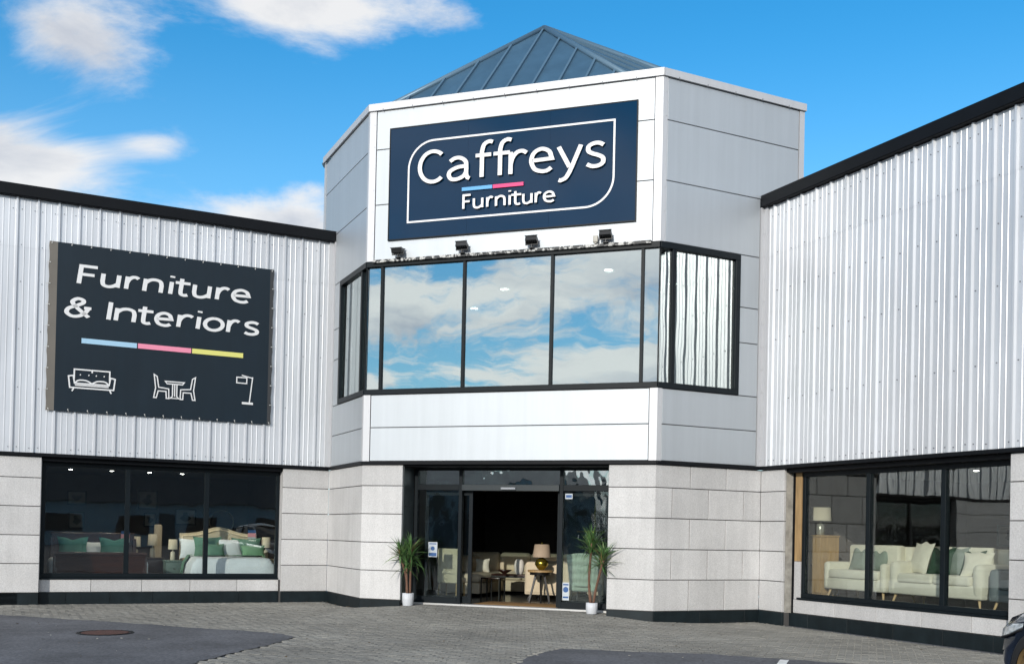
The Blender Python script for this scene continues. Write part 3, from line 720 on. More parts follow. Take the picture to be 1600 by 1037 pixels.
# tower sign
SG = thing('shop_sign', 'dark blue fascia sign reading Caffreys Furniture on the tower', 'sign', FF.pt(0, 0, 0), FF.a)
S_U0, S_U1, S_Z0, S_Z1, S_Y = .457, 5.266, 7.09, 9.214, -.03
M_SIGN = mat('sign_navy', (.0025, .026, .066), .06, spec=.3, var=.05, var_scale=1)
M_WHITE = mat('sign_white', (.82, .82, .83), .4)
M_SIDE = mat('letter_return', (.02, .022, .025), .5)
M_SKY = mat('sign_blue', (.10, .38, .72), .35); M_PINK = mat('sign_pink', (.80, .03, .19), .35)
sw = (S_U1-S_U0)/3
for k in range(3):
    b = MB(); b.box(S_U0+k*sw+.001, S_U0+(k+1)*sw-.001, S_Y, -.004, S_Z0, S_Z1); link('sign_panel', b.mesh('sign_panel'), M_SIGN, SG)
b = MB()
for (a, c, d, e) in ((S_U0-.02, S_U1+.02, S_Z1, S_Z1+.02), (S_U0-.02, S_U1+.02, S_Z0-.02, S_Z0), (S_U0-.02, S_U0, S_Z0, S_Z1), (S_U1, S_U1+.02, S_Z0, S_Z1)): b.box(a, c, S_Y-.006, -.004, d, e)
link('sign_edge', b.mesh('edge'), M_FRAME, SG)
def sign_letters(text, spans, base, xh, th):
    for ch, (a, c) in zip(text, spans):
        b = letter(ch, a, c, base, xh, th, .004, 0, 1.22); link('letter', b.mesh('letter'), M_WHITE, SG, (0, S_Y-.045, 0))
        b = letter(ch, a+.001, c-.001, base, xh, th*.985, .042, 0, 1.22); s = link('letter_return', b.mesh('ret'), M_SIDE, SG, (0, S_Y-.002, 0))
sp = [(1.060, 1.621), (1.650, 2.160), (2.190, 2.610), (2.545, 2.975), (2.885, 3.275), (3.285, 3.768), (3.805, 4.305), (4.332, 4.738)]
sign_letters('Caffreys', sp, 8.075, .475, .068)
sp = [(1.985, 2.173), (2.193, 2.407), (2.461, 2.613), (2.633, 2.847), (2.883, 2.962), (2.982, 3.151), (3.164, 3.368), (3.404, 3.545), (3.561, 3.800)]
sign_letters('Furniture', sp, 7.525, .215, .038)
for a, c, m in ((1.962, 2.566, M_SKY), (2.580, 3.177, M_PINK)):
    b = MB(); b.box(a, c, S_Y-.03, S_Y-.001, 7.885, 7.952); link('colour_bar', b.mesh('bar'), m, SG)
x0, x1, z0, z1, rr = .855, 4.865, 7.39, 8.915, .52
bp = [(x0, z0), (x0, z1-rr)] + [(x0+rr-rr*math.cos(R(t)), z1-rr+rr*math.sin(R(t))) for t in range(6, 90, 6)] + [(x0+rr, z1), (x1, z1), (x1, z0+rr)] + \
     [(x1-rr+rr*math.cos(R(t)), z0+rr-rr*math.sin(R(t))) for t in range(6, 90, 6)] + [(x1-rr, z0)]
b = MB(); stroke(b, bp, .034, .012, 0, True); link('border_line', b.mesh('border'), M_WHITE, SG, (0, S_Y-.001, 0))

# banner on the left wing
BN = thing('banner', 'dark banner reading Furniture & Interiors laced to the corrugated wall', 'banner', FLW.pt(0, 0, 0), FLW.a)
B0, B1, BZ0, BZ1, BY = -5.562, -1.278, 3.66, 6.875, -.062
M_BAN = mat('banner_navy', (.0045, .013, .022), .42, spec=.35, var=.10, var_scale=1.2, streak=.1)
M_BANW = mat('banner_white', (.74, .75, .76), .5); M_TAUPE = mat('banner_taupe', (.155, .142, .122), .6, var=.08); M_SMOKE = mat('banner_smoke', (.035, .037, .040), .5)
def banner_sheet(u0, u1, m, nm, scal=0):
    b = MB(); nu, nz_ = max(2, int((u1-u0)/.09)), 34
    v = []
    for j in range(nz_+1):
        for i in range(nu+1):
            u = u0+(u1-u0)*i/nu; z = BZ0+(BZ1-BZ0)*j/nz_
            y = BY + .006*noise.noise(Vector((u*.9, z*.8, 1.3))) + .003*noise.noise(Vector((u*4, z*.6, 7)))
            if scal and i == (0 if scal < 0 else nu): u -= scal*.016*abs(math.sin(math.pi*z/.40))
            v.append((u, y, z))
    b.add(v, [(j*(nu+1)+i, j*(nu+1)+i+1, (j+1)*(nu+1)+i+1, (j+1)*(nu+1)+i) for j in range(nz_) for i in range(nu)], True)
    link(nm, b.mesh(nm), m, BN)
banner_sheet(B0+.155, B1-.085, M_BAN, 'banner_sheet'); banner_sheet(B0, B0+.155, M_TAUPE, 'banner_hem', -1); banner_sheet(B1-.085, B1, M_SMOKE, 'banner_hem', 1)
M_BUNG = mat('bungee', (.6, .6, .58), .6)
def eyelet(u, z, du, dz):
    b = MB(); b.cyl((u, BY+.004, z), (u, BY-.012, z), .012, .010, 8); b.tube([(u, BY-.010, z), (u+du, BY+.015, z+dz)], .005, 5)
    link('eyelet', b.mesh('eyelet'), M_BUNG, BN)
n = 12
for i in range(n+1):
    u = B0+.05+(B1-B0-.1)*i/n
    eyelet(u, BZ1-.035, .02, .06); eyelet(u, BZ0+.035, .02, -.06)
for i in range(1, 8):
    z = BZ0+(BZ1-BZ0)*i/8; eyelet(B0+.03, z, -.06, 0); eyelet(B1-.03, z, .06, 0)
def bx(x): return None
def banner_letters(text, spans, base, xh, th, slant):
    for ch, (a, c) in zip(text, spans):
        if ch == ' ': continue
        b = letter(ch, a, c, base, xh, th, .002, slant, 1.5); link('letter', b.mesh('letter'), M_BANW, BN, (0, BY-.010, 0))
SL = .13
def lerp(x, xa, xb, ua, ub): return ua+(x-xa)*(ub-ua)/(xb-xa)
sp = [(-5.072, -4.70), (-4.661, -4.293), (-4.218, -3.93), (-3.882, -3.491), (-3.413, -3.286), (-3.243, -2.979), (-2.943, -2.569), (-2.485, -2.19), (-2.175, -1.775)]
banner_letters('Furniture', sp, 6.10, .295, .055, SL)
sp = [(-5.288, -4.80), (-4.551, -4.417), (-4.393, -3.984), (-3.935, -3.672), (-3.654, -3.285), (-3.221, -2.89), (-2.87, -2.74), (-2.718, -2.285), (-2.249, -1.97), (-1.917, -1.57)]
banner_letters('&Interiors', sp, 5.462, .295, .055, SL)
for a, c, m in ((-4.951, -3.945, mat('banner_blue', (.36, .58, .76), .5)), (-3.925, -2.915, mat('banner_pink', (.82, .27, .40), .5)), (-2.895, -1.884, mat('banner_yellow', (.72, .70, .20), .5))):
    b = MB(); b.box(a, c, BY-.012, BY-.009, 4.985, 5.082); link('colour_bar', b.mesh('bar'), m, BN)
def icon(name, strokes, u0, u1, z0, z1, th=.026):
    b = MB()
    for k, (pts, cl) in enumerate(strokes): stroke(b, [(u0+(u1-u0)*x, z0+(z1-z0)*y) for x, y in pts], th, .002, -.0003*k, cl)
    link(name, b.mesh(name), M_BANW, BN, (0, BY-.010, 0))
icon('sofa_icon', [([(.12, .58), (.12, 1), (.88, 1), (.88, .58)], False), ([(.03, .18), (.0, .68), (.10, .72), (.13, .38), (.87, .38), (.90, .72), (1, .68), (.97, .18)], True),
     (crom([(.14, .40), (.22, .52), (.38, .52), (.50, .40)]), False), (crom([(.50, .40), (.62, .52), (.78, .52), (.86, .40)]), False), ([(.12, .18), (.08, .02)], False), ([(.88, .18), (.92, .02)], False),
     ([(.5, 1), (.5, .88)], False), ([(.24, .78), (.26, .76)], False), ([(.42, .78), (.44, .76)], False), ([(.58, .78), (.60, .76)], False), ([(.75, .78), (.77, .76)], False), ([(.14, .30), (.86, .30)], False)], -5.165, -4.328, 4.045, 4.475)
chair = [([(.02, 1), (.06, .42), (.02, .0), (.08, .0), (.12, .30), (.30, .30), (.31, .0), (.37, .0), (.36, .42), (.13, .46), (.09, .92)], True)]
icon('dining_icon', chair + [([(1-x, y) for x, y in chair[0][0]], True), ([(.28, .74), (.72, .74), (.68, .64), (.32, .64)], True), ([(.45, .64), (.45, .10), (.40, .02), (.60, .02), (.55, .10), (.55, .64)], False), ([(.5, .64), (.5, .1)], False)], -3.625, -2.80, 4.045, 4.50, .022)
icon('lamp_icon', [([(.98, .96), (.80, .02)], False), ([(.30, 1), (.98, .92)], False), ([(0, .92), (.62, .92), (.62, .72), (0, .72)], True), ([(.38, .0), (1.0, .0), (1.0, .04), (.38, .04)], True)], -2.0, -1.672, 4.05, 4.63, .022)

# ------------------------------------------------------------------ floodlights on the ledge
M_FLOOD = mat('floodlight_black', (.010, .011, .012), .4); M_LENS = mat('floodlight_glass', (.10, .11, .12), .08)
def flood(u, tilt, label):
    t = thing('floodlight', label, 'floodlight', FF.pt(u, -.13, 6.70), FF.a, 'floodlights under the tower sign'); t.scale = (.92, .8, .8)
    b = MB(); b.box(-.05, .05, -.03, .13, .004, .016); b.cyl((0, 0, .01), (0, 0, .10), .018, n=8); link('base', b.mesh('base'), M_FLOOD, t)
    b = MB(); b.box(-.13, -.12, -.015, .015, .08, .17); b.box(.12, .13, -.015, .015, .08, .17); b.box(-.13, .13, -.015, .015, .07, .085); link('bracket', b.mesh('bracket'), M_FLOOD, t)
    h = MB(); v = [(-.118, -.075, -.05), (.118, -.075, -.05), (.118, .075, -.05), (-.118, .075, -.05), (-.118, -.10, .06), (.118, -.10, .06), (.118, .10, .06), (-.118, .10, .06)]
    h.add(v, [(0, 3, 2, 1), (4, 5, 6, 7), (0, 1, 5, 4), (1, 2, 6, 5), (2, 3, 7, 6), (3, 0, 4, 7)])
    for k in range(5): h.box(-.09+k*.042, -.08+k*.042, -.05, .05, -.075, -.051)
    h.box(-.13, .13, -.112, -.10, .045, .066); h.box(-.13, .13, .10, .112, .045, .066)
    o = link('housing', h.mesh('housing'), M_FLOOD, t, (0, 0, .165)); o.rotation_euler = (R(tilt), 0, 0)
    b = MB(); b.box(-.108, .108, -.09, .09, .0605, .064); link('lens', b.mesh('lens'), M_LENS, o)
flood(.706, 4, 'black floodlight lying flat, leftmost on the ledge under the tower sign')
flood(2.02, -26, 'black floodlight second from the left on the ledge under the tower sign')
flood(3.384, -32, 'black floodlight third from the left on the ledge under the tower sign')
flood(4.765, -30, 'black floodlight nearest the right corner, beside a small pale box')
b = MB(); b.rbox(-.045, .045, -.035, .035, .02, .14, .008); b.box(-.02, .02, -.02, .02, .002, .022)
tag(link('sensor_box', b.mesh('sensor_box'), mat('box_cream', (.45, .43, .38), .5), None, FF.pt(4.575, -.10, 6.702), FF.a), 'small pale sensor box beside the right floodlight on the ledge', 'box')

# ------------------------------------------------------------------ potted plants
M_LEAF = mat('yucca_leaf', (.070, .150, .045), .45, obj_var=.45, var=.2, var_scale=12)
M_LEAF2 = mat('yucca_leaf_pale', (.13, .20, .065), .45, obj_var=.3)
M_BARK = mat('cane_bark', (.16, .085, .055), .85, var=.3, var_scale=20, stretch=(1, 1, 4), bump=.5, bump_scale=60)
M_POT = mat('pot_white', (.58, .60, .63), .55, var=.06, var_scale=6); M_SOIL = mat('soil', (.03, .022, .015), .95, bump=.8, bump_scale=80)
def leaf_mesh(L, w, droop, m):
    b = MB(); n = 6; v = []
    for i in range(n+1):
        t = i/n; x = L*t*(1-.12*droop*t); z = -droop*L*.55*t*t; ww = w*1.45*(.45+1.1*t if t < .4 else (1-t)/.6*.89+.02)
        v += [(x, -ww/2, z+.25*ww), (x, 0, z), (x, ww/2, z+.25*ww)]
    f = []
    for i in range(n): f += [(3*i, 3*i+1, 3*i+4, 3*i+3), (3*i+1, 3*i+2, 3*i+5, 3*i+4)]
    b.add(v, f, True); me = b.mesh('leaf'); me.materials.append(m); return me
LEAVES = [leaf_mesh(L, w, d, m) for L, w, d, m in ((.40, .024, .25, M_LEAF), (.46, .026, .5, M_LEAF), (.36, .022, .1, M_LEAF), (.48, .027, .9, M_LEAF), (.40, .024, .4, M_LEAF2), (.34, .022, .7, M_LEAF), (.38, .024, 1.1, mat('dry_leaf', (.24, .18, .07), .6)))]
def plant(u, y, pot_h, pot_r, canes, label, seed):
    gz = ground_z(*FF.pt(u, y, 0).xy); t = thing('potted_plant', label, 'plant', FF.pt(u, y, gz), FF.a, 'potted plants at the entrance')
    rnd = random.Random(seed); b = MB()
    b.lathe([(0, 0), (pot_r*.86, 0), (pot_r*.9, .01), (pot_r, pot_h*.5), (pot_r*1.0, pot_h), (pot_r*.9, pot_h), (pot_r*.88, pot_h-.03), (0, pot_h-.03)], 48, mod=lambda th, z: 1+.018*math.cos(16*th))
    link('pot', b.mesh('pot'), M_POT, t)
    b = MB(); b.cyl((0, 0, pot_h-.03), (0, 0, pot_h-.022), pot_r*.87, n=20); link('soil', b.mesh('soil'), M_SOIL, t)
    for (path, r, heads) in canes:
        pts = crom3(path); b = MB(); b.tube(pts, [r*(1-.25*i/len(pts))*(1+.12*rnd.uniform(-1, 1)) for i in range(len(pts))], 8); link('cane', b.mesh('cane'), M_BARK, t)
        top = Vector(path[-1]); ax = (Vector(path[-1])-Vector(path[-2])).normalized()
        for k in range(heads):
            el = rnd.choice((87, 83, 78, 74, 69, 63, 56, 47, 35, 15, -20)) + rnd.uniform(-8, 8); az = rnd.uniform(0, 360)
            o = link('leaf', LEAVES[rnd.randrange(6) if rnd.random() > .07 else 6], None, t, top-ax*rnd.uniform(0, .26))
            o.rotation_euler = (rnd.uniform(-.3, .3), -R(el), R(az)); s = rnd.uniform(.8, 1.12); o.scale = (s, s, s)
def crom3(path, n=5):
    a = crom([(p[0], p[2]) for p in path], n); c = crom([(p[1], p[2]) for p in path], n)
    return [(a[i][0], c[i][0], a[i][1]) for i in range(len(a))]
plant(1.01, .02, .24, .108, [([(-.02, 0, .22), (-.06, .02, .55), (-.14, -.10, .98)], .026, 66), ([(.03, .02, .22), (.04, .0, .6), (.06, -.02, 1.08)], .024, 70), ([(0, -.03, .22), (-.01, -.05, .5), (-.02, -.06, .82)], .022, 44)],
      'bushy green yucca in a white pot left of the entrance', 11)
plant(4.60, .06, .20, .105, [([(-.02, 0, .18), (-.06, .0, .6), (-.02, -.02, 1.28)], .028, 90), ([(.03, -.01, .18), (.10, -.08, .5), (.27, -.24, 1.02)], .024, 70)],
      'taller green yucca with two forked canes in a white pot right of the entrance', 23)

# ------------------------------------------------------------------ street bits
mh = thing('manhole_cover', 'round rusty brown manhole cover set in the asphalt', 'manhole cover', (-5.74, 14.72, GZ+.004))
M_RUST = mat('rusty_iron', (.065, .030, .025), .8, var=.35, var_scale=9, bump=.4, bump_scale=40)
b = MB(); b.cyl((0, 0, -.02), (0, 0, .006), .33, n=36, smooth=False); link('cover', b.mesh('cover'), M_RUST, mh)
b = MB(); b.lathe([(.335, -.02), (.335, .010), (.385, .010), (.385, -.02)], 36); link('rim', b.mesh('rim'), M_BLACK, mh)
for k in range(-6, 7):
    w = math.sqrt(max(0, .31**2-(k*.048)**2))
    b = MB(); b.box(-w, w, k*.048-.014, k*.048+.014, .006, .013); link('rib', b.mesh('rib'), M_RUST, mh)
# windblown litter
rnd = random.Random(21); b = MB(); b2 = MB()
for k in range(260):
    if rnd.random() < .6:
        s = rnd.random(); d = rnd.expovariate(3.0)+.05; fr, a, c = rnd.choice(((FLW, -7, 0), (FCL, 0, CH), (FF, 0, W), (FCR, 0, CH), (FRW, 0, 6))); p = fr.pt(a+(c-a)*s, -d, 0)
    else: p = Vector((rnd.uniform(-8, 6), rnd.uniform(12, 17), 0))
    if not outside((p.x, p.y), .02): continue
    z = ground_z(p.x, p.y)+.004; r = rnd.uniform(.008, .026); a = rnd.uniform(0, 6.28); tgt = b if rnd.random() < .55 else b2
    v = [(p.x+r*math.cos(a+t)*rnd.uniform(.5, 1.2), p.y+r*math.sin(a+t)*rnd.uniform(.5, 1.2), z+rnd.uniform(0, .010)) for t in (0, 1.3, 2.9, 4.4)]
    tgt.add(v, [(0, 1, 2, 3)])
    tgt.add([(q[0], q[1], q[2]-.003) for q in v], [(3, 2, 1, 0)])
tag(link('litter', b.mesh('litter'), mat('litter_pale', (.50, .47, .40), .8), kind='stuff'), 'scattered pale litter and grit along the wall foot', 'litter')
tag(link('dead_leaves', b2.mesh('dead_leaves'), mat('leaf_litter', (.13, .085, .04), .85), kind='stuff'), 'scattered brown dead leaves along the wall foot', 'leaves')

# ------------------------------------------------------------------ furniture kit
M_CREAM = mat('cream_fabric', (.66, .55, .39), .9, var=.06, var_scale=8, sheen=.2, bump=.2, bump_scale=200)
M_SAND = mat('sand_fabric', (.58, .49, .36), .9, var=.06, var_scale=8, bump=.2, bump_scale=200)
M_OFFW = mat('offwhite_boucle', (.70, .67, .56), .9, var=.05, var_scale=8, sheen=.2, bump=.3, bump_scale=160)
M_LINEN = mat('white_linen', (.72, .77, .82), .85, var=.05, var_scale=5, bump=.5, bump_scale=9)
M_SAGE = mat('sage_cushion', (.10, .22, .155), .8, var=.12, var_scale=7)
M_TEAL = mat('teal_cushion', (.06, .20, .17), .8, var=.12, var_scale=7)
M_FOREST = mat('forest_cushion', (.018, .055, .030), .6, var=.25, var_scale=9)
M_GREYG = mat('greygreen_cushion', (.23, .27, .235), .85, var=.12, var_scale=6)
M_WOODD = mat('dark_mahogany', (.040, .014, .010), .28, var=.35, var_scale=3, stretch=(1, 1, 6))
M_WOODL = mat('oak', (.42, .27, .12), .5, var=.18, var_scale=4, stretch=(5, 5, .7))
M_WOODP = mat('pale_leg', (.60, .42, .22), .5)
M_GREENP = mat('sage_paint', (.10, .15, .135), .5, var=.06)
M_SHADE = mat('lamp_shade', (.60, .54, .42), .85, bump=.1, bump_scale=200)
M_SHADET = mat('lamp_shade_taupe', (.42, .32, .23), .8)
M_CERAM = mat('ceramic', (.55, .50, .40), .4)
M_GOLD = mat('gold', (.42, .33, .05), .22, metal=.9, var=.15, var_scale=14)
M_IRON = mat('black_iron', (.010, .009, .009), .4)
M_GREYF = mat('grey_fabric', (.16, .19, .20), .9, var=.08, bump=.2, bump_scale=160)
M_VASE = mat('white_vase', (.74, .71, .64), .7, bump=.4, bump_scale=40)
M_MAT = mat('coir_mat', (.30, .165, .055), .95, var=.2, var_scale=20, bump=.8, bump_scale=220)
M_ART = mat('picture_print', (.26, .29, .29), .6, var=.5, var_scale=5)
M_SAGEV = mat('sage_velvet', (.50, .56, .46), .8, sheen=.3, var=.08)

def pillow(name, fr, u, y, z, w, h, t, m, label, lean=18, rz=0., cat='cushion', group=None, chop=0.):
    """a stuffed cushion standing on its lower edge, leaning back"""
    n = 12; v = []; f = []
    for s in (-1, 1):
        for j in range(n+1):
            for i in range(n+1):
                a, b = i/n*2-1, j/n*2-1
                k = (1-abs(a)**2.6)*(1-abs(b)**2.6); ear = 1+.10*(abs(a)*abs(b))**3-.06*(1-abs(a*b))
                top = -chop*h*math.exp(-(a/.35)**2)*(b*.5+.5)**2
                v.append((a*w/2*(1-.05*(1-b*b)*0)*ear, s*t/2*k**.55, (b*ear+1)*h/2+top))
    m1 = (n+1)**2
    for j in range(n):
        for i in range(n):
            q = j*(n+1)+i; f.append((q, q+1, q+n+2, q+n+1)); f.append((m1+q, m1+q+n+1, m1+q+n+2, m1+q+1))
    b = MB(); b.add(v, f, True); o = link(name, b.mesh(name), m, None, fr.pt(u, y, z))
    o.rotation_euler = (R(-lean), 0, fr.a+rz); return tag(o, label, cat, group)
def drum_lamp(fr, u, y, z, H, r, m_base, m_shade, label, style='drum', group=None):
    t = thing('table_lamp', label, 'lamp', fr.pt(u, y, z), fr.a, group)
    b = MB()
    if style == 'egg': b.lathe([(0, 0), (.05, 0), (.06, .01), (.095, H*.08), (.14, H*.22), (.135, H*.32), (.09, H*.42), (.03, H*.50), (.012, H*.52), (.012, H*.6), (0, H*.6)], 24)
    elif style == 'jar': b.lathe([(0, 0), (.06, 0), (.075, .02), (.08, H*.25), (.072, H*.38), (.03, H*.44), (.014, H*.46), (.014, H*.6), (0, H*.6)], 20, mod=lambda th, zz: 1+.05*math.cos(9*th+40*zz))
    else: b.lathe([(0, 0), (r*.52, 0), (r*.54, .01), (r*.50, H*.36), (r*.42, H*.40), (.014, H*.42), (.014, H*.6), (0, H*.6)], 20)
    link('base', b.mesh('base'), m_base, t)
    zs = H*.52 if style != 'egg' else H*.50
    rt = r*.9 if style != 'egg' else r*.80
    b = MB(); b.lathe([(r, zs), (rt, H), (rt-.006, H), (r-.006, zs), (r, zs)], 28); b.cyl((0, 0, zs+.12), (0, 0, zs+.13), rt-.01, n=20); link('shade', b.mesh('shade'), m_shade, t)
    if style == 'egg':
        b = MB(); b.cyl((0, 0, H*.6), (0, 0, H+.03), .006, n=6); b.cyl((0, 0, H+.02), (0, 0, H+.04), .012, n=8); link('finial', b.mesh('finial'), m_base, t)
    return t
def sofa(name, fr, u0, u1, y0, y1, z, seat, back, arm, m, legm, label, face=-1, cat='sofa', arm_w=.16, nseat=2, legs=.14, round_r=.06):
    """face=-1: seat faces the window (towards smaller y)"""
    t = thing(name, label, cat, fr.pt((u0+u1)/2, (y0+y1)/2, z), fr.a + (0 if face < 0 else math.pi))
    w, d = (u1-u0)/2, (y1-y0)/2
    b = MB(); b.rbox(-w+.01, w-.01, -d+.03, d-.02, legs, seat-.14, .03); link('base', b.mesh('base'), m, t)
    b = MB(); b.rbox(-w+.02, w-.02, d-.24, d, legs+.02, back, round_r, 3); link('backrest', b.mesh('back'), m, t)
    for s in (-1, 1):
        b = MB(); b.rbox(min(s*w, s*(w-arm_w)), max(s*w, s*(w-arm_w)), -d+.02, d-.02, legs, arm, round_r, 3); link('arm', b.mesh('arm'), m, t)
    iw = 2*(w-arm_w)/nseat
    for k in range(nseat):
        a = -w+arm_w+k*iw
        b = MB(); b.rbox(a+.004, a+iw-.004, -d, d-.22, seat-.16, seat, .045, 3); link('seat_cushion', b.mesh('seat'), m, t)
        b = MB(); b.rbox(a+.006, a+iw-.006, d-.40, d-.20, seat-.02, back+.02, .06, 3); link('back_cushion', b.mesh('backc'), m, t)
    for sx in (-1, 1):
        for sy in (-1, 1):
            b = MB(); b.cyl((sx*(w-.12), sy*(d-.12), legs+.01), (sx*(w-.07), sy*(d-.08), 0), .026, .014, 10); link('leg', b.mesh('leg'), legm, t)
    return t
def bed(fr, u0, u1, y0, y1, z, kind, label):
    t = thing('bed', label, 'bed', fr.pt((u0+u1)/2, (y0+y1)/2, z), fr.a); w, d = (u1-u0)/2, (y1-y0)/2
    if kind == 'cream':
        n = 40; v = []
        for i in range(n+1):
            x = -w+2*w*i/n; q = i/n; top = 1.24+.15*math.exp(-((q-.5)/.22)**2)
            for yy in (d-.11, d): v += [(x, yy, .1), (x, yy, top)]
        b = MB(); f = []
        for i in range(n): k = 4*i; f += [(k, k+4, k+5, k+1), (k+2, k+3, k+7, k+6), (k+1, k+5, k+7, k+3)]
        f += [(0, 1, 3, 2), (4*n, 4*n+2, 4*n+3, 4*n+1)]; b.add(v, f); hb = link('headboard', b.mesh('headboard'), M_CREAM, t)
        b = MB()
        path = [(-w+.05, d-.115, .3), (-w+.05, d-.115, 1.18)]+[(-w+.05+(2*w-.1)*i/20, d-.115, 1.18+.14*math.exp(-((i/20-.5)/.22)**2)) for i in range(1, 20)]+[(w-.05, d-.115, 1.18), (w-.05, d-.115, .3)]
        b.tube(path, .022, 6); link('piping', b.mesh('piping'), M_CREAM, hb)
        for k in range(13):
            x = -w+.16+(2*w-.32)*k/12; b = MB(); b.lathe([(.014, -.006), (.010, .004), (0, .006)], 10); o = link('button', b.mesh('button'), M_WOODP, hb, (x, d-.116, 1.02)); o.rotation_euler = (R(90), 0, 0)
            b = MB(); b.box(x-.004, x+.004, d-.114, d-.108, 1.03, 1.16); link('pleat', b.mesh('pleat'), M_SAND, hb)
        b = MB(); b.rbox(-w+.04, w-.04, -d, d-.11, .08, .36, .05); link('base', b.mesh('base'), M_CREAM, t)
        b = MB(); b.rbox(-w+.06, w-.06, -d+.02, d-.11, .36, .68, .10, 4); link('mattress', b.mesh('mattress'), M_OFFW, t)
        # duvet and green throw folded at the head
        def cover(y_a, y_b, zt, dx, m, nm, zb):
            n2, k2 = 26, 10; v = []; f = []
            for j in range(k2+1):
                yy = y_a+(y_b-y_a)*j/k2
                if nm == 'duvet': yy = (y_a-.045, y_a-.05, y_a-.04, y_a+.0, y_a+.08)[j] if j < 5 else y_a+.08+(y_b-y_a-.08)*(j-4)/(k2-4)
                for i in range(n2+1):
                    q = i/n2*2-1; ww = w+dx
                    if abs(q) < .80: x = q/.80*(ww-.10); zz = zt
                    else: s = (abs(q)-.80)/.20; x = math.copysign(ww-.10+.12*math.sin(min(s*2, 1)*math.pi/2), q); zz = zt-.02-(zt-zb)*s
                    nzv = noise.noise(Vector((x*4, yy*4, 2)))*.014+noise.noise(Vector((x*11, yy*5, 5)))*.008
                    fall = 0
                    if nm == 'duvet' and j < 4: zz = min(zz, (zb+.02, (zb+zt)/2, zt-.11, zt-.03)[j])
                    v.append((x, yy+nzv, zz+nzv))
            for j in range(k2):
                for i in range(n2): q2 = j*(n2+1)+i; f.append((q2, q2+1, q2+n2+2, q2+n2+1))
            b = MB(); b.add(v, f, True); link(nm, b.mesh(nm), m, t)
        cover(-d-.02, d-.75, .745, .03, M_LINEN, 'duvet', .22)
        cover(d-1.05, d-.62, .775, .05, M_SAGE, 'throw', .16)
    else:
        def sleigh(yc, h, sg, nm):
            b = MB(); n = 10; v = []
            for i in range(n+1):
                q = i/n; zz = .12+(h-.12)*q; yy = yc+sg*.10*q**2.5
                for x in (-w, w):
                    v += [(x, yy-.025, zz), (x, yy+.025, zz)]
            f = []
            for i in range(n): k = 4*i; f += [(k, k+2, k+6, k+4), (k+1, k+5, k+7, k+3), (k, k+4, k+5, k+1), (k+2, k+3, k+7, k+6)]
            f.append((4*n, 4*n+2, 4*n+3, 4*n+1)); b.add(v, f); o = link(nm, b.mesh(nm), M_WOODD, t)
            b = MB(); b.cyl((-w-.02, yc+sg*.11, h), (w+.02, yc+sg*.11, h), .035, n=12); link('top_rail', b.mesh('rail'), M_WOODD, o)
            for s in (-1, 1):
                b = MB(); b.rbox(s*w-.04, s*w+.04, yc-.05, yc+.05, .0, h*.92, .012); link('post', b.mesh('post'), M_WOODD, o)
        sleigh(-d, .80, -1, 'footboard'); sleigh(d-.1, 1.18, 1, 'headboard')
        for s in (-1, 1):
            b = MB(); b.box(s*w-.02, s*w+.02, -d+.06, d-.15, .2, .40); link('side_rail', b.mesh('side'), M_WOODD, t)
        b = MB(); b.rbox(-w+.05, w-.05, -d+.08, d-.16, .30, .62, .08, 3); link('mattress', b.mesh('mattress'), M_OFFW, t)
        b = MB(); b.rbox(-w-.10, w+.10, -d+.16, d-.55, .22, .68, .11, 4); link('duvet', b.mesh('duvet'), M_LINEN, t)
    return t
def cabinet(name, fr, u0, u1, y0, y1, z0, z1, m, label, cat, drawers=3, knob=M_IRON):
    t = thing(name, label, cat, fr.pt(u0, y0, z0), fr.a); w, d, h = u1-u0, y1-y0, z1-z0
    b = MB(); b.box(.01, w-.01, .012, d, .06, h-.03); link('carcass', b.mesh('carcass'), m, t)
    b = MB(); b.rbox(-.01, w+.01, -.01, d+.01, h-.03, h, .006); link('top', b.mesh('top'), m, t)
    b = MB(); b.box(.03, w-.03, .03, d-.02, 0, .06); link('plinth_base', b.mesh('base'), m, t)
    dh = (h-.12)/drawers
    for k in range(drawers):
        b = MB(); b.rbox(.025, w-.025, .0, .014, .075+k*dh, .065+(k+1)*dh, .004); o = link('drawer', b.mesh('drawer'), m, t)
        b = MB(); b.cyl((w/2, 0, .07+(k+.5)*dh), (w/2, -.02, .07+(k+.5)*dh), .012, n=10); link('knob', b.mesh('knob'), knob, o)
    return t
def picture(fr, u0, u1, y, z0, z1, label, m_frame=M_IRON, art=0):
    t = thing('framed_picture', label, 'picture', fr.pt(u0, y, z0), fr.a); w, h = u1-u0, z1-z0; f = .035
    for (a, c, d, e) in ((0, w, 0, f), (0, w, h-f, h), (0, f, f, h-f), (w-f, w, f, h-f)):
        b = MB(); b.box(a, c, -.03, 0, d, e); link('frame', b.mesh('frame'), m_frame, t)
    b = MB(); b.box(f, w-f, -.012, -.004, f, h-f); link('print', b.mesh('print'), mat('picture_mount', (.34, .35, .34), .6), t)
    b = MB(); cx, cz = w/2, h/2
    pts = [(cx+w*.22*math.cos(a)*(1+.4*math.sin(3*a+art)), cz+h*.24*math.sin(a)*(1+.3*math.cos(2*a+art))) for a in [i*math.pi/9 for i in range(18)]]
    b.add([(p[0], -.0135, p[1]) for p in pts], [tuple(range(18))]); link('drawn_shape', b.mesh('shape'), mat('picture_ink', (.09, .11, .12), .6), t)

FZ = .12
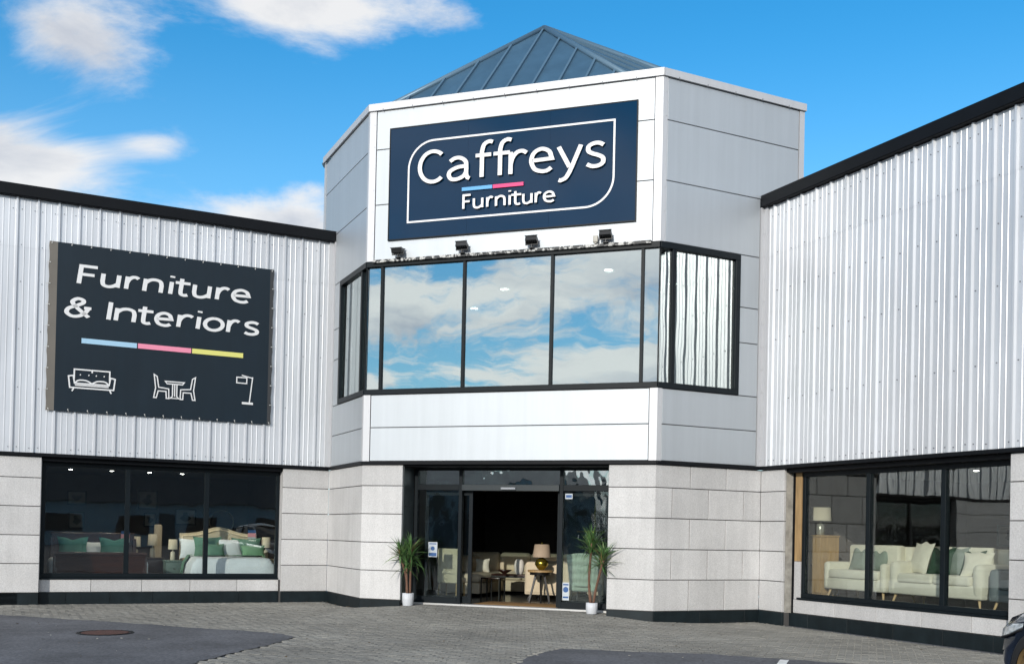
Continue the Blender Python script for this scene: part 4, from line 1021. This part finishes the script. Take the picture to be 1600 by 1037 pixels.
# --- bed display (left window)
bed(FLW, -2.66, -.96, .72, 2.62, FZ, 'cream', 'cream buttoned bed with white duvet and green throw behind the left shop window')
bed(FLW, -5.27, -3.57, 1.05, 3.2, FZ, 'sleigh', 'dark wood sleigh bed in the left shop window')
zb = FZ+.70
pillow('pillow', FLW, -2.42, 2.28, zb, .52, .44, .18, M_LINEN, 'white pillow at the left side of the cream bed', 20, cat='pillow')
pillow('pillow', FLW, -1.61, 2.12, zb, .55, .46, .18, M_LINEN, 'white pillow in the middle of the cream bed', 24, .15, cat='pillow')
pillow('cushion', FLW, -2.11, 2.14, zb+.02, .58, .46, .16, M_SAGE, 'large sage cushion at the left of the cream bed', 18)
pillow('cushion', FLW, -1.24, 2.22, zb+.02, .62, .44, .16, M_SAGE, 'large sage cushion at the right of the cream bed', 16)
pillow('cushion', FLW, -1.97, 1.94, zb+.02, .40, .32, .14, M_SAGE, 'small sage cushion in front at the left of the cream bed', 24, .1)
pillow('cushion', FLW, -1.14, 1.94, zb+.02, .50, .30, .14, mat('fern_cushion', (.16, .33, .19), .8, var=.1), 'small fern green cushion in front at the right of the cream bed', 26)
zb = FZ+.66
pillow('cushion', FLW, -4.86, 2.70, zb, .58, .46, .18, M_TEAL, 'teal cushion at the left of the sleigh bed', 16, chop=.10)
pillow('cushion', FLW, -4.02, 2.70, zb, .58, .46, .18, M_TEAL, 'teal cushion at the right of the sleigh bed', 16, chop=.10)
pillow('pillow', FLW, -4.42, 2.85, zb, .55, .38, .16, M_LINEN, 'white pillow between the two teal cushions', 25, cat='pillow')
cabinet('nightstand', FLW, -3.42, -2.98, 2.70, 3.10, FZ, .80, M_WOODD, 'dark nightstand beside the sleigh bed', 'nightstand', 2)
cabinet('dresser', FLW, -3.02, -2.66, 2.1, 2.55, FZ, .76, M_GREENP, 'sage painted drawer unit between the two beds', 'drawer unit', 2)
cabinet('nightstand', FLW, -.90, -.50, 2.25, 2.62, FZ, .80, M_CREAM, 'pale nightstand to the right of the cream bed', 'nightstand', 2, M_GOLD)
drum_lamp(FLW, -3.52, 3.28, .78, .48, .11, M_CERAM, M_SHADE, 'cream table lamp right behind the sleigh bed corner')
drum_lamp(FLW, -3.20, 2.90, .80, .52, .105, M_CERAM, M_SHADE, 'taller cream table lamp on the dark nightstand')
drum_lamp(FLW, -2.84, 2.33, .76, .46, .10, M_CERAM, M_SHADE, 'cream table lamp on the sage drawer unit')
drum_lamp(FLW, -.76, 2.44, .80, .50, .105, M_CERAM, M_SHADE, 'cream table lamp to the right of the cream bed')
cabinet('nightstand', FLW, -3.72, -3.46, 3.26, 3.62, FZ, .78, M_WOODD, 'small dark nightstand against the sleigh bed headboard', 'nightstand', 2)
b = MB(); b.rbox(-.09, .09, -.04, .04, 0, 1.42, .05, 3)
tag(link('upright_panel', b.mesh('panel'), M_SAND, None, FLW.pt(-3.02, 3.45, FZ), FLW.a), 'tall narrow beige upholstered panel standing between the beds', 'headboard')
for (a, c, z0, z1, l, k) in ((-4.80, -4.34, 2.0, 2.36, 'small dark framed picture high on the bed room wall at left', 0), (-4.76, -4.38, 1.40, 1.83, 'portrait framed picture below the one high at left', 2), (-3.10, -2.61, 1.94, 2.43, 'square framed picture high above the drawer unit', 4),
                       (-2.95, -2.63, 1.48, 1.85, 'small framed picture below the square one', 1), (-2.16, -1.62, 1.55, 1.98, 'wide framed picture over the cream bed', 3)):
    picture(FLW, a, c, 6.99, z0, z1, l, art=k)
b = MB(); b.lathe([(.30, -.015), (.33, -.015), (.33, .015), (.30, .015), (.30, -.015)], 36)
o = link('round_mirror', b.mesh('mirror'), M_CERAM, None, FLW.pt(-.95, 6.97, 1.65)); o.rotation_euler = (R(90), 0, FLW.a); tag(o, 'thin round wall ring above the right end of the cream bed', 'mirror')
def swing_tag(fr, u, y, z, label):
    t = thing('price_card', label, 'price card', fr.pt(u, y, z), fr.a)
    for n_, a, c, m in (('band', .19, .26, M_BLUE), ('band', .10, .19, mat('card_pink', (.75, .33, .38), .6)), ('sheet', 0, .10, M_PAPER)):
        b = MB(); b.box(-.09, .09, 0, .003, a, c); link(n_, b.mesh(n_), m, t)
    b = MB(); b.tube([(0, .006, -.30), (0, .006, .02)], .008, 6); link('stem', b.mesh('stem'), M_PAPER, t)
swing_tag(FLW, -1.08, 2.48, 1.20, 'blue and pink price card on the right of the cream bed headboard')
swing_tag(FLW, -3.78, 2.92, 1.12, 'blue and pink price card on the sleigh bed headboard')

# --- lobby
b = MB(); b.rbox(0, 1.72, 0, .95, 0, .014, .006); tag(link('door_mat', b.mesh('mat'), M_MAT, None, FF.pt(2.04, .74, FZ), FF.a), 'tan coir mat inside the open entrance', 'door mat')
t = thing('side_table', 'round wooden side table with black splayed legs inside the entrance', 'table', FF.pt(2.86, 2.5, FZ), FF.a)
b = MB(); b.cyl((0, 0, .605), (0, 0, .645), .265, n=36); link('table_top', b.mesh('top'), M_WOODL, t)
b = MB(); b.cyl((0, 0, .545), (0, 0, .60), .215, .225, n=28); link('apron_ring', b.mesh('apron'), M_IRON, t)
for k in range(3):
    a = R(90+120*k+12); b = MB(); b.cyl((.10*math.cos(a), .10*math.sin(a), .56), (.24*math.cos(a), .24*math.sin(a), 0), .03, .024, 4, smooth=False); link('leg', b.mesh('leg'), M_IRON, t)
drum_lamp(FF, 2.88, 2.5, FZ+.646, .53, .19, M_GOLD, M_SHADET, 'gold egg shaped lamp with taupe shade on the round side table', 'egg')
t = thing('coffee_table', 'black metal coffee table with a thin top in front of the corner sofa', 'table', FF.pt(2.05, 3.55, FZ), FF.a)
b = MB(); b.rbox(-.55, .55, -.30, .30, .47, .50, .008); link('table_top', b.mesh('top'), M_WOODD, t)
b = MB(); b.box(-.55, .55, -.30, -.28, .43, .47); b.box(-.55, .55, .28, .30, .43, .47); b.box(-.55, -.53, -.28, .28, .43, .47); b.box(.53, .55, -.28, .28, .43, .47); link('apron_rail', b.mesh('apron'), M_IRON, t)
for sx in (-1, 1):
    for sy in (-1, 1): b = MB(); b.box(sx*.54-.013, sx*.54+.013, sy*.29-.013, sy*.29+.013, 0, .43); link('leg', b.mesh('leg'), M_IRON, t)
t = thing('nesting_table', 'smaller black nesting table tucked at the left of the coffee table', 'table', FF.pt(1.55, 3.25, FZ), FF.a)
b = MB(); b.rbox(-.22, .22, -.2, .2, .40, .425, .006); link('table_top', b.mesh('top'), M_WOODD, t)
for sx in (-1, 1):
    for sy in (-1, 1): b = MB(); b.box(sx*.205-.011, sx*.205+.011, sy*.185-.011, sy*.185+.011, 0, .40); link('leg', b.mesh('leg'), M_IRON, t)
b = MB(); b.lathe([(0, 0), (.07, 0), (.075, .01), (.105, .08), (.115, .20), (.095, .29), (.06, .33), (.055, .33), (.09, .28), (0, .05)], 26)
tag(link('vase', b.mesh('vase'), M_VASE, None, FF.pt(2.06, 3.5, FZ+.501), FF.a), 'white textured vase on the coffee table', 'vase')
b = MB(); b.lathe([(0, .0), (.05, 0), (.05, .012), (.11, .045), (.17, .09), (.165, .09), (.10, .05), (0, .02)], 26)
tag(link('bowl', b.mesh('bowl'), M_WOODD, None, FF.pt(1.72, 3.5, FZ+.501), FF.a), 'shallow brown bowl on the coffee table', 'bowl')
t = thing('corner_sofa', 'large sand coloured corner sofa with chaise at the back of the entrance', 'sofa', FF.pt(0, 0, FZ), FF.a)
def cs(n, m, *a, r=.06): b = MB(); b.rbox(*a, r, 3); link(n, b.mesh(n), m, t)
cs('base', M_SAND, .2, 3.3, 4.55, 5.6, .06, .32, r=.03); cs('backrest', M_SAND, .2, 3.3, 5.35, 5.65, .06, .74)
for k in range(4): cs('seat_cushion', M_CREAM, .25+k*.76, .25+k*.76+.75, 4.5, 5.35, .32, .50); cs('back_cushion', M_CREAM, .25+k*.76, .25+k*.76+.75, 5.1, 5.4, .48, .94, r=.1)
cs('chaise_base', M_SAND, .55, 1.32, 3.0, 4.54, .06, .30, r=.03); cs('chaise_cushion', M_SAND, .53, 1.34, 2.96, 4.5, .30, .50, r=.09); cs('chaise_back', M_SAND, .18, .53, 3.4, 5.35, .06, .86, r=.1)
pillow('cushion', FF, .98, 4.1, FZ+.50, .30, .30, .13, M_OFFW, 'small pale cushion on the chaise of the corner sofa', 10, .4)
sofa('armchair', FF, 2.36, 3.42, 2.92, 3.75, FZ, .46, .80, .78, M_CREAM, M_IRON, 'cream armchair with its back to the entrance beside the gold lamp', 1, 'armchair', .2, 1, .10)
sofa('armchair', FF, 3.55, 4.55, 3.6, 4.5, FZ, .46, .92, .62, M_SAND, M_IRON, 'sand coloured armchair deeper in the shop behind the right door', 1, 'armchair', .2, 1, .10)
# dining chair behind the left pane
t = thing('dining_chair', 'cream fabric dining chair seen from behind through the left entrance glass', 'chair', FF.pt(1.26, 1.55, FZ), FF.a+math.pi)
b = MB(); b.rbox(-.22, .22, .14, .22, .36, 1.06, .03, 3); link('backrest', b.mesh('back'), M_CREAM, t)
b = MB(); b.rbox(-.23, .23, -.26, .20, .36, .47, .03, 3); link('seat', b.mesh('seat'), M_CREAM, t)
for sx in (-1, 1):
    for sy in (-.22, .17): b = MB(); b.cyl((sx*.19, sy, .37), (sx*.20, sy+.03*(1 if sy > 0 else -1), 0), .022, .015, 4); link('leg', b.mesh('leg'), M_WOODL, t)
# tufted chair behind the right pane
t = thing('tufted_chair', 'pale sage buttoned armchair seen from behind through the right entrance glass', 'chair', FF.pt(4.10, 1.5, FZ), FF.a+math.pi)
n, m_ = 28, 18; v = []
for s in (0, 1):
    for j in range(m_+1):
        for i in range(n+1):
            a = i/n*2-1; zq = j/m_; x = a*(.27+.05*zq); yb = .24+.07*(1-a*a)*0-.13*a*a+.08*zq
            tuft = .026*(math.sin(a*4.5*math.pi+zq*4*math.pi)*math.sin(a*4.5*math.pi-zq*4*math.pi)) if s == 1 else 0
            v.append((x, yb+(.075 if s else 0)+tuft, .40+zq*(.64-.05*a*a)))
f = []; k1 = (n+1)*(m_+1)
for j in range(m_):
    for i in range(n): q_ = j*(n+1)+i; f.append((q_, q_+1, q_+n+2, q_+n+1)); f.append((k1+q_, k1+q_+n+1, k1+q_+n+2, k1+q_+1))
for i in range(n): q_ = m_*(n+1)+i; f.append((q_, q_+1, k1+q_+1, k1+q_)); f.append((i, k1+i, k1+i+1, i+1))
for j in range(m_): a_, c_ = j*(n+1), (j+1)*(n+1); f.append((a_, c_, k1+c_, k1+a_)); f.append((a_+n, k1+a_+n, k1+c_+n, c_+n))
b = MB(); b.add(v, f, True); link('backrest', b.mesh('back'), M_SAGEV, t)
b = MB(); b.rbox(-.28, .28, -.26, .27, .30, .46, .05, 3); link('seat', b.mesh('seat'), M_SAGEV, t)
for sx in (-1, 1):
    for sy in (-.2, .24): b = MB(); b.cyl((sx*.22, sy, .31), (sx*.23, sy+(.05 if sy > 0 else -.02), 0), .026, .016, 8); link('leg', b.mesh('leg'), mat('grey_wood', (.20, .17, .14), .5), t)
# glass drop chandelier behind the right pane
t = thing('chandelier', 'small crystal pendant behind the right entrance glass', 'chandelier', FF.pt(4.05, 2.3, 2.79), FF.a)
b = MB(); b.cyl((0, 0, 0), (0, 0, -1.20), .008, n=6); link('rod', b.mesh('rod'), M_GOLD, t)
b = MB(); rnd = random.Random(9)
for k in range(36):
    a = rnd.uniform(0, 6.28); rr_ = rnd.uniform(.05, .36); z_ = -1.22-rnd.uniform(0, .16)
    b.cyl((rr_*math.cos(a), rr_*math.sin(a), z_), (rr_*math.cos(a), rr_*math.sin(a), z_-.05), .016, .004, 5)
link('crystal_drops', b.mesh('drops'), mat('crystal', (.85, .88, .9), .05, metal=.8), t, kind='stuff')
b = MB(); b.lathe([(.34, -1.20), (.36, -1.20), (.36, -1.22), (.34, -1.22), (.34, -1.20)], 30); b.box(-.35, .35, -.006, .006, -1.215, -1.205); b.box(-.006, .006, -.35, .35, -1.214, -1.206); link('ring', b.mesh('ring'), M_GOLD, t)

# --- sofa display (right window), on a raised floor
PZ = .46
cabinet('cabinet', FRW, -.02, .46, 1.05, 1.50, PZ, 1.60, M_WOODL, 'narrow oak cabinet at the left of the sofa display', 'cabinet', 1)
drum_lamp(FRW, .20, 1.27, 1.601, .52, .20, mat('mercury_glass', (.5, .5, .44), .15, metal=.6, bump=.6, bump_scale=40), M_SHADE, 'table lamp with pale drum shade on the oak cabinet', 'jar')
sofa('sofa', FRW, .50, 2.00, 1.05, 1.95, PZ, .52, .96, .66, M_OFFW, M_WOODP, 'off white loveseat at the left of the sofa display', -1, 'sofa', .14, 1, .16, .06)
sofa('sofa', FRW, 2.06, 3.98, 1.05, 1.95, PZ, .52, .96, .72, M_OFFW, M_WOODP, 'long off white sofa in the middle of the sofa display', -1, 'sofa', .22, 2, .16, .10)
sofa('sofa', FRW, 4.12, 5.6, 1.0, 1.9, PZ, .50, .86, .66, M_GREYF, M_WOODP, 'grey sofa at the right end of the sofa display', -1, 'sofa', .2, 1, .16, .08)
zs = PZ+.52
pillow('cushion', FRW, .98, 1.46, zs, .44, .46, .15, M_GREYG, 'grey green cushion on the left of the loveseat', 18, chop=.22)
pillow('cushion', FRW, 1.42, 1.48, zs, .40, .42, .15, M_GREYG, 'grey green cushion on the right of the loveseat', 18, chop=.2)
pillow('cushion', FRW, 2.40, 1.40, zs, .50, .52, .16, M_OFFW, 'white pointed cushion at the left arm of the long sofa', 18, -.25, chop=-.12)
pillow('cushion', FRW, 2.86, 1.38, zs, .46, .46, .15, M_FOREST, 'forest green velvet cushion at the left of the long sofa', 18, chop=.22)
pillow('cushion', FRW, 3.16, 1.46, zs, .34, .46, .14, M_GREYG, 'grey green cushion in the middle of the long sofa', 14)
pillow('cushion', FRW, 3.46, 1.42, zs, .40, .42, .14, M_FOREST, 'forest green velvet cushion at the right of the long sofa', 18, chop=.18)
pillow('cushion', FRW, 3.66, 1.30, zs, .44, .40, .15, M_OFFW, 'white cushion against the right arm of the long sofa', 24, .3, chop=-.08)
picture(FRW, .30, .95, 5.98, 1.46, 1.90, 'framed picture on the wall behind the sofa display', M_GREYF, 2)

# ------------------------------------------------------------------ parked car (only its nose reaches into the picture)
M_PAINT = mat('navy_paint', (.012, .022, .045), .22, metal=.35, coat=1.0)
M_TYRE = mat('tyre', (.014, .014, .014), .8); M_RIM = mat('bronze_alloy', (.42, .30, .15), .35, metal=.6); M_CARGL = mat('car_glass', (.012, .016, .018), .05, spec=.8)
M_CHROME = mat('chrome', (.6, .62, .64), .12, metal=1.0); M_PLAST = mat('black_plastic', (.012, .012, .013), .55)
M_HLAMP = mat('headlamp', (.62, .66, .68), .12, metal=.55, var=.35, var_scale=18)
def build_car():
    car = thing('parked_car', 'dark navy car with bronze wheel parked at the right edge, nose to the shop', 'car', (5.48, 10.18, GZ-.012), R(9))
    car.scale = (1, 1, 1.12)
    # local: +y forward, nose tip at y=.0, tail at -4.4
    st = [  # y, z_top, half width, z_bottom
        (.02, .62, .60, .32), (-.06, .74, .74, .26), (-.20, .82, .825, .23), (-.42, .875, .865, .22), (-.80, .93, .89, .22), (-1.25, .985, .905, .22), (-1.7, 1.02, .91, .22), (-2.6, 1.04, .91, .22), (-3.4, 1.05, .90, .22), (-4.0, 1.04, .87, .24), (-4.3, .95, .80, .28), (-4.42, .75, .70, .34)]
    v = []; nsec = 13
    for (y, zt, w, zb) in st:
        sec = [(0, zt), (.45*w, zt-.004), (.74*w, zt-.02), (.90*w, zt-.06), (.975*w, zt-.14), (1.0*w, zt-.27), (.985*w, (zt+zb)/2-.03), (.995*w, zb+.16), (.95*w, zb+.03), (.80*w, zb), (.4*w, zb), (0, zb)]
        full = sec + [(-x, z) for x, z in sec[-2:0:-1]]
        v += [(x, y, z) for x, z in full]
    k = len(full); f = []
    for j in range(len(st)-1):
        for i in range(k): f.append((j*k+i, j*k+(i+1) % k, (j+1)*k+(i+1) % k, (j+1)*k+i))
    f += [tuple(range(k-1, -1, -1)), tuple((len(st)-1)*k+i for i in range(k))]
    b = MB(); b.add(v, f, True); me = b.mesh('car_body')
    body = link('body', me, M_PAINT, car)
    # wheel arches cut out of the body
    cb = MB()
    for y in (-.72, -3.42): cb.cyl((-1.2, y, .34), (1.2, y, .34), .395, n=40)
    cut = bpy.data.objects.new('cutter', cb.mesh('cutter')); COL.objects.link(cut); cut.matrix_world = Matrix.Identity(4)
    tmp = bpy.data.objects.new('tmp_body', me); COL.objects.link(tmp)
    md = tmp.modifiers.new('b', 'BOOLEAN'); md.operation = 'DIFFERENCE'; md.solver = 'EXACT'; md.object = cut
    dg = bpy.context.evaluated_depsgraph_get(); new = bpy.data.meshes.new_from_object(tmp.evaluated_get(dg))
    bpy.data.objects.remove(tmp); bpy.data.objects.remove(cut)
    if len(new.polygons) > 20:
        body.data = new
        if not new.materials: new.materials.append(M_PAINT)
    # cabin
    cs_ = [(-1.28, .98, .80, .985), (-1.95, 1.46, .64, 1.0), (-2.5, 1.53, .63, 1.02), (-3.3, 1.49, .62, 1.03), (-3.95, 1.30, .60, 1.03), (-4.2, 1.02, .70, 1.0)]
    v = []
    for (y, zt, wt, zb) in cs_:
        wb = .82; v += [(-wb, y if zt > 1.0 else y, zb-.06), (-wt-.02, y, max(zt-.05, zb-.05)), (-wt*.8, y, zt), (wt*.8, y, zt), (wt+.02, y, max(zt-.05, zb-.05)), (wb, y, zb-.06)]
    f = [(j*6+i, j*6+i+1, (j+1)*6+i+1, (j+1)*6+i) for j in range(len(cs_)-1) for i in range(5)]
    b = MB(); b.add(v, f, True); link('cabin_glass', b.mesh('cabin'), M_CARGL, car)
    b = MB(); v = []
    for (y, zt, wt, zb) in cs_[1:5]: v += [(-wt-.03, y, zt-.055), (-wt*.8, y, zt+.012), (0, y, zt+.03), (wt*.8, y, zt+.012), (wt+.03, y, zt-.055)]
    b.add(v, [(j*5+i, j*5+i+1, (j+1)*5+i+1, (j+1)*5+i) for j in range(3) for i in range(4)], True); link('roof', b.mesh('roof'), M_PAINT, car)
    for s in (-1, 1):
        for p0, p1 in (((s*.83, -1.25, .97), (s*.66, -1.95, 1.44)), ((s*.85, -2.75, 1.0), (s*.66, -2.75, 1.49)), ((s*.83, -3.75, 1.02), (s*.62, -3.6, 1.42))):
            b = MB(); b.tube([p0, p1], .035, 6); link('pillar', b.mesh('pillar'), M_PAINT, car)
        b = MB(); b.rbox(min(s*.90, s*1.06), max(s*.90, s*1.06), -1.72, -1.60, 1.0, 1.14, .03, 2); link('mirror', b.mesh('mirror'), M_PAINT, car)
        # headlamp wraps round the corner
        b = MB()
        pts = [(.52, .030, .585, .655), (.735, -.062, .585, .665), (.822, -.20, .60, .70), (.864, -.38, .635, .725), (.880, -.58, .70, .735)]
        v = []
        for (x, y, z0, z1) in pts: v += [(s*(x+.012), y+.014, z0), (s*(x+.004), y+.010, (z0+z1)/2+.02), (s*(x-.02), y-.004, z1)]
        b.add(v, [(3*i+j, 3*i+j+1, 3*i+j+4, 3*i+j+3) for i in range(4) for j in range(2)], True); link('headlight', b.mesh('headlight'), M_HLAMP, car)
        b = MB(); b.tube([(s*(x+.014), y+.014, z0-.006) for x, y, z0, z1 in pts], .009, 6); link('lamp_trim', b.mesh('trim'), M_PLAST, car)
        b = MB(); b.rbox(min(s*.52, s*.70), max(s*.52, s*.70), -.16, .00, .36, .46, .03, 2); link('fog_lamp', b.mesh('fog'), M_PLAST, car)
        b = MB(); b.rbox(min(s*.60, s*.85), max(s*.60, s*.85), -4.40, -4.22, .74, .88, .03, 2); link('tail_light', b.mesh('tail'), mat('tail_red', (.35, .01, .01), .15), car)
        for y in (-2.25, -3.15):
            b = MB(); b.rbox(min(s*.90, s*.935), max(s*.90, s*.935), y, y+.2, .86, .89, .01); link('door_handle', b.mesh('handle'), M_PAINT, car)
    b = MB(); b.rbox(-.42, .42, -.06, .045, .50, .66, .03, 2); link('grille', b.mesh('grille'), M_PLAST, car)
    b = MB(); b.rbox(-.62, .62, -.12, .055, .30, .40, .03, 2); link('bumper_intake', b.mesh('bumper'), M_PLAST, car)
    b = MB(); b.box(-.26, .26, .050, .062, .42, .53); link('number_plate', b.mesh('plate'), M_PAPER, car)
    for s in (-1, 1):
        for y in (-.72, -3.42):
            w = bpy.data.objects.new('wheel', None); COL.objects.link(w); w.parent = car; w.location = (s*.80, y, .338)
            b = MB(); prof = [(.235, -.10), (.30, -.105), (.33, -.085), (.338, -.04), (.338, .04), (.33, .085), (.30, .105), (.235, .10)]
            b.lathe(prof, 40); o = link('tyre', b.mesh('tyre'), M_TYRE, w); o.rotation_euler = (0, R(90), 0)
            b = MB(); b.lathe([(.238, -.09), (.238, .09), (.205, .085), (.195, .04), (.195, -.08)], 40)
            for q_ in range(5):
                a = R(72*q_)
                for da in (-.09, .09): b.tube([(.05*math.cos(a), .05*math.sin(a), .05*s), (.20*math.cos(a+da), .20*math.sin(a+da), .075*s)], .018, 6)
            b.cyl((0, 0, .03*s), (0, 0, .07*s), .06, n=16); o = link('rim', b.mesh('rim'), M_RIM, w); o.rotation_euler = (0, R(90), 0)
            b = MB(); b.cyl((0, 0, -.02), (0, 0, 0), .17, n=24); o = link('brake_disc', b.mesh('disc'), M_IRON, w); o.rotation_euler = (0, R(90), 0)
    b = MB(); b.box(-.72, .72, -4.2, -.2, .24, .60); link('underbody', b.mesh('under'), M_PLAST, car)
build_car()

# ------------------------------------------------------------------ what the glass mirrors: sheds and a fence across the car park
M_SHED = mat('shed_sheet', (.30, .31, .31), .6, var=.1, streak=.1); M_SHEDR = mat('shed_roof', (.10, .10, .10), .7); M_DARKG = mat('shed_window', (.015, .02, .025), .1)
M_RENDER = mat('white_render', (.52, .53, .52), .8, var=.06)
def shed(name, label, cx, cy, rz, w, d, h, rise, m, wins, doorpos):
    t = thing(name, label, 'building', (cx, cy, GZ-.012), rz)
    b = MB(); b.box(-w/2, w/2, 0, d, -.05, h); link('wall', b.mesh('wall'), m, t)
    b = MB(); b.add([(-w/2-.3, -.3, h), (w/2+.3, -.3, h), (w/2+.3, d+.3, h), (-w/2-.3, d+.3, h), (-w/2-.3, d/2, h+rise), (w/2+.3, d/2, h+rise)], [(0, 1, 5, 4), (2, 3, 4, 5), (0, 4, 3), (1, 2, 5), (0, 3, 2, 1)]); link('roof', b.mesh('roof'), M_SHEDR, t)
    for (a, c, z0, z1) in wins:
        b = MB(); b.box(a, c, -.06, .02, z0, z1); o = link('window', b.mesh('window'), M_TRIM, t)
        b = MB(); b.box(a+.08, c-.08, -.075, -.061, z0+.08, z1-.08); link('pane', b.mesh('pane'), M_DARKG, o)
    for a, c in doorpos: b = MB(); b.box(a, c, -.07, .02, 0, 2.6); link('door', b.mesh('door'), M_SHEDR, t)
# facing the shop: local -y is the side with windows, turned towards the shop
shed('retail_shed', 'long low white shed across the car park, mirrored in the bed display window', 24, -36, R(212), 46, 12, 3.4, 4.2, M_RENDER, [(-20+i*5.2, -17.4+i*5.2, .9, 2.5) for i in range(8)], [(-16.6+i*10.4, -15.4+i*10.4) for i in range(4)])  # unseen roof made taller so its dark slope blocks sky mirrored in bed window
shed('warehouse', 'grey warehouse across the car park, mirrored in the entrance glass', -43, -27, R(122), 27, 16, 5.2, 2.6, M_SHED, [(-12+i*6, -9.4+i*6, 2.6, 4.2) for i in range(4)], [(-10+i*8, -6.5+i*8) for i in range(3)])
pf = thing('palisade_fence', 'grey steel palisade fence across the car park, mirrored in the left entrance glass', 'fence', (-15.5, -9.5, GZ-.012), R(140))
pm = MB(); pm.add([(-.035, 0, 0), (0, -.02, 0), (.035, 0, 0), (-.035, 0, 2.2), (0, -.02, 2.2), (.035, 0, 2.2), (0, -.01, 2.36), (-.035, .012, 0), (.035, .012, 0), (-.035, .012, 2.2), (.035, .012, 2.2)], [(0, 1, 4, 3), (1, 2, 5, 4), (3, 4, 6), (4, 5, 6), (7, 9, 10, 8), (3, 6, 5), (0, 3, 9, 7), (2, 8, 10, 5)])
pme = pm.mesh('pale'); M_PAL = mat('galvanised', (.22, .23, .24), .6, metal=.4)
for i in range(44): link('pale', pme, M_PAL, pf, (-4.4+i*.2, 0, 0))
for z in (.4, 1.85): b = MB(); b.box(-4.5, 4.4, .013, .05, z, z+.05); link('rail', b.mesh('rail'), M_PAL, pf)
for x in (-4.4, -1.5, 1.4, 4.3): b = MB(); b.box(x-.05, x+.05, .051, .15, 0, 2.2); link('post', b.mesh('post'), M_PAL, pf)

# clipped hedge along the car park
hb_ = thing('hedge', 'dark evergreen hedge across the car park, mirrored in the right entrance glass', 'hedge', (-19.5, -25, GZ-.012), R(147-180))
rnd = random.Random(31); b = MB(); b2 = MB()
for k in range(5200):
    x = rnd.uniform(-8, 8); th = rnd.uniform(-.2, math.pi+.2); r = rnd.uniform(.7, 1.0)
    y = math.cos(th)*1.0*r; z = 1.5+math.sin(th)*1.4*r+.25*noise.noise(Vector((x*.9, y, 4)))
    if rnd.random() < .35: y = rnd.choice((-1, 1))*rnd.uniform(.85, 1.05); z = rnd.uniform(.05, 1.8)
    d = Vector((rnd.uniform(-1, 1), rnd.uniform(-1, 1), rnd.uniform(-1, 1))).normalized(); e = d.orthogonal().normalized(); s_ = rnd.uniform(.06, .14); c = Vector((x, y, z))
    b.add([c-d*s_, c+e*s_*.5, c+d*s_, c-e*s_*.5], [(0, 1, 2, 3)])
link('foliage', b.mesh('foliage'), mat('hedge_leaf', (.035, .07, .022), .6, var=.3, var_scale=6), hb_, kind='stuff')
for k in range(8): b2.cyl((-7+k*2, 0, 0), (-7+k*2, .1, 1.8), .06, .03, 6)
link('stems', b2.mesh('stems'), M_BARK, hb_)
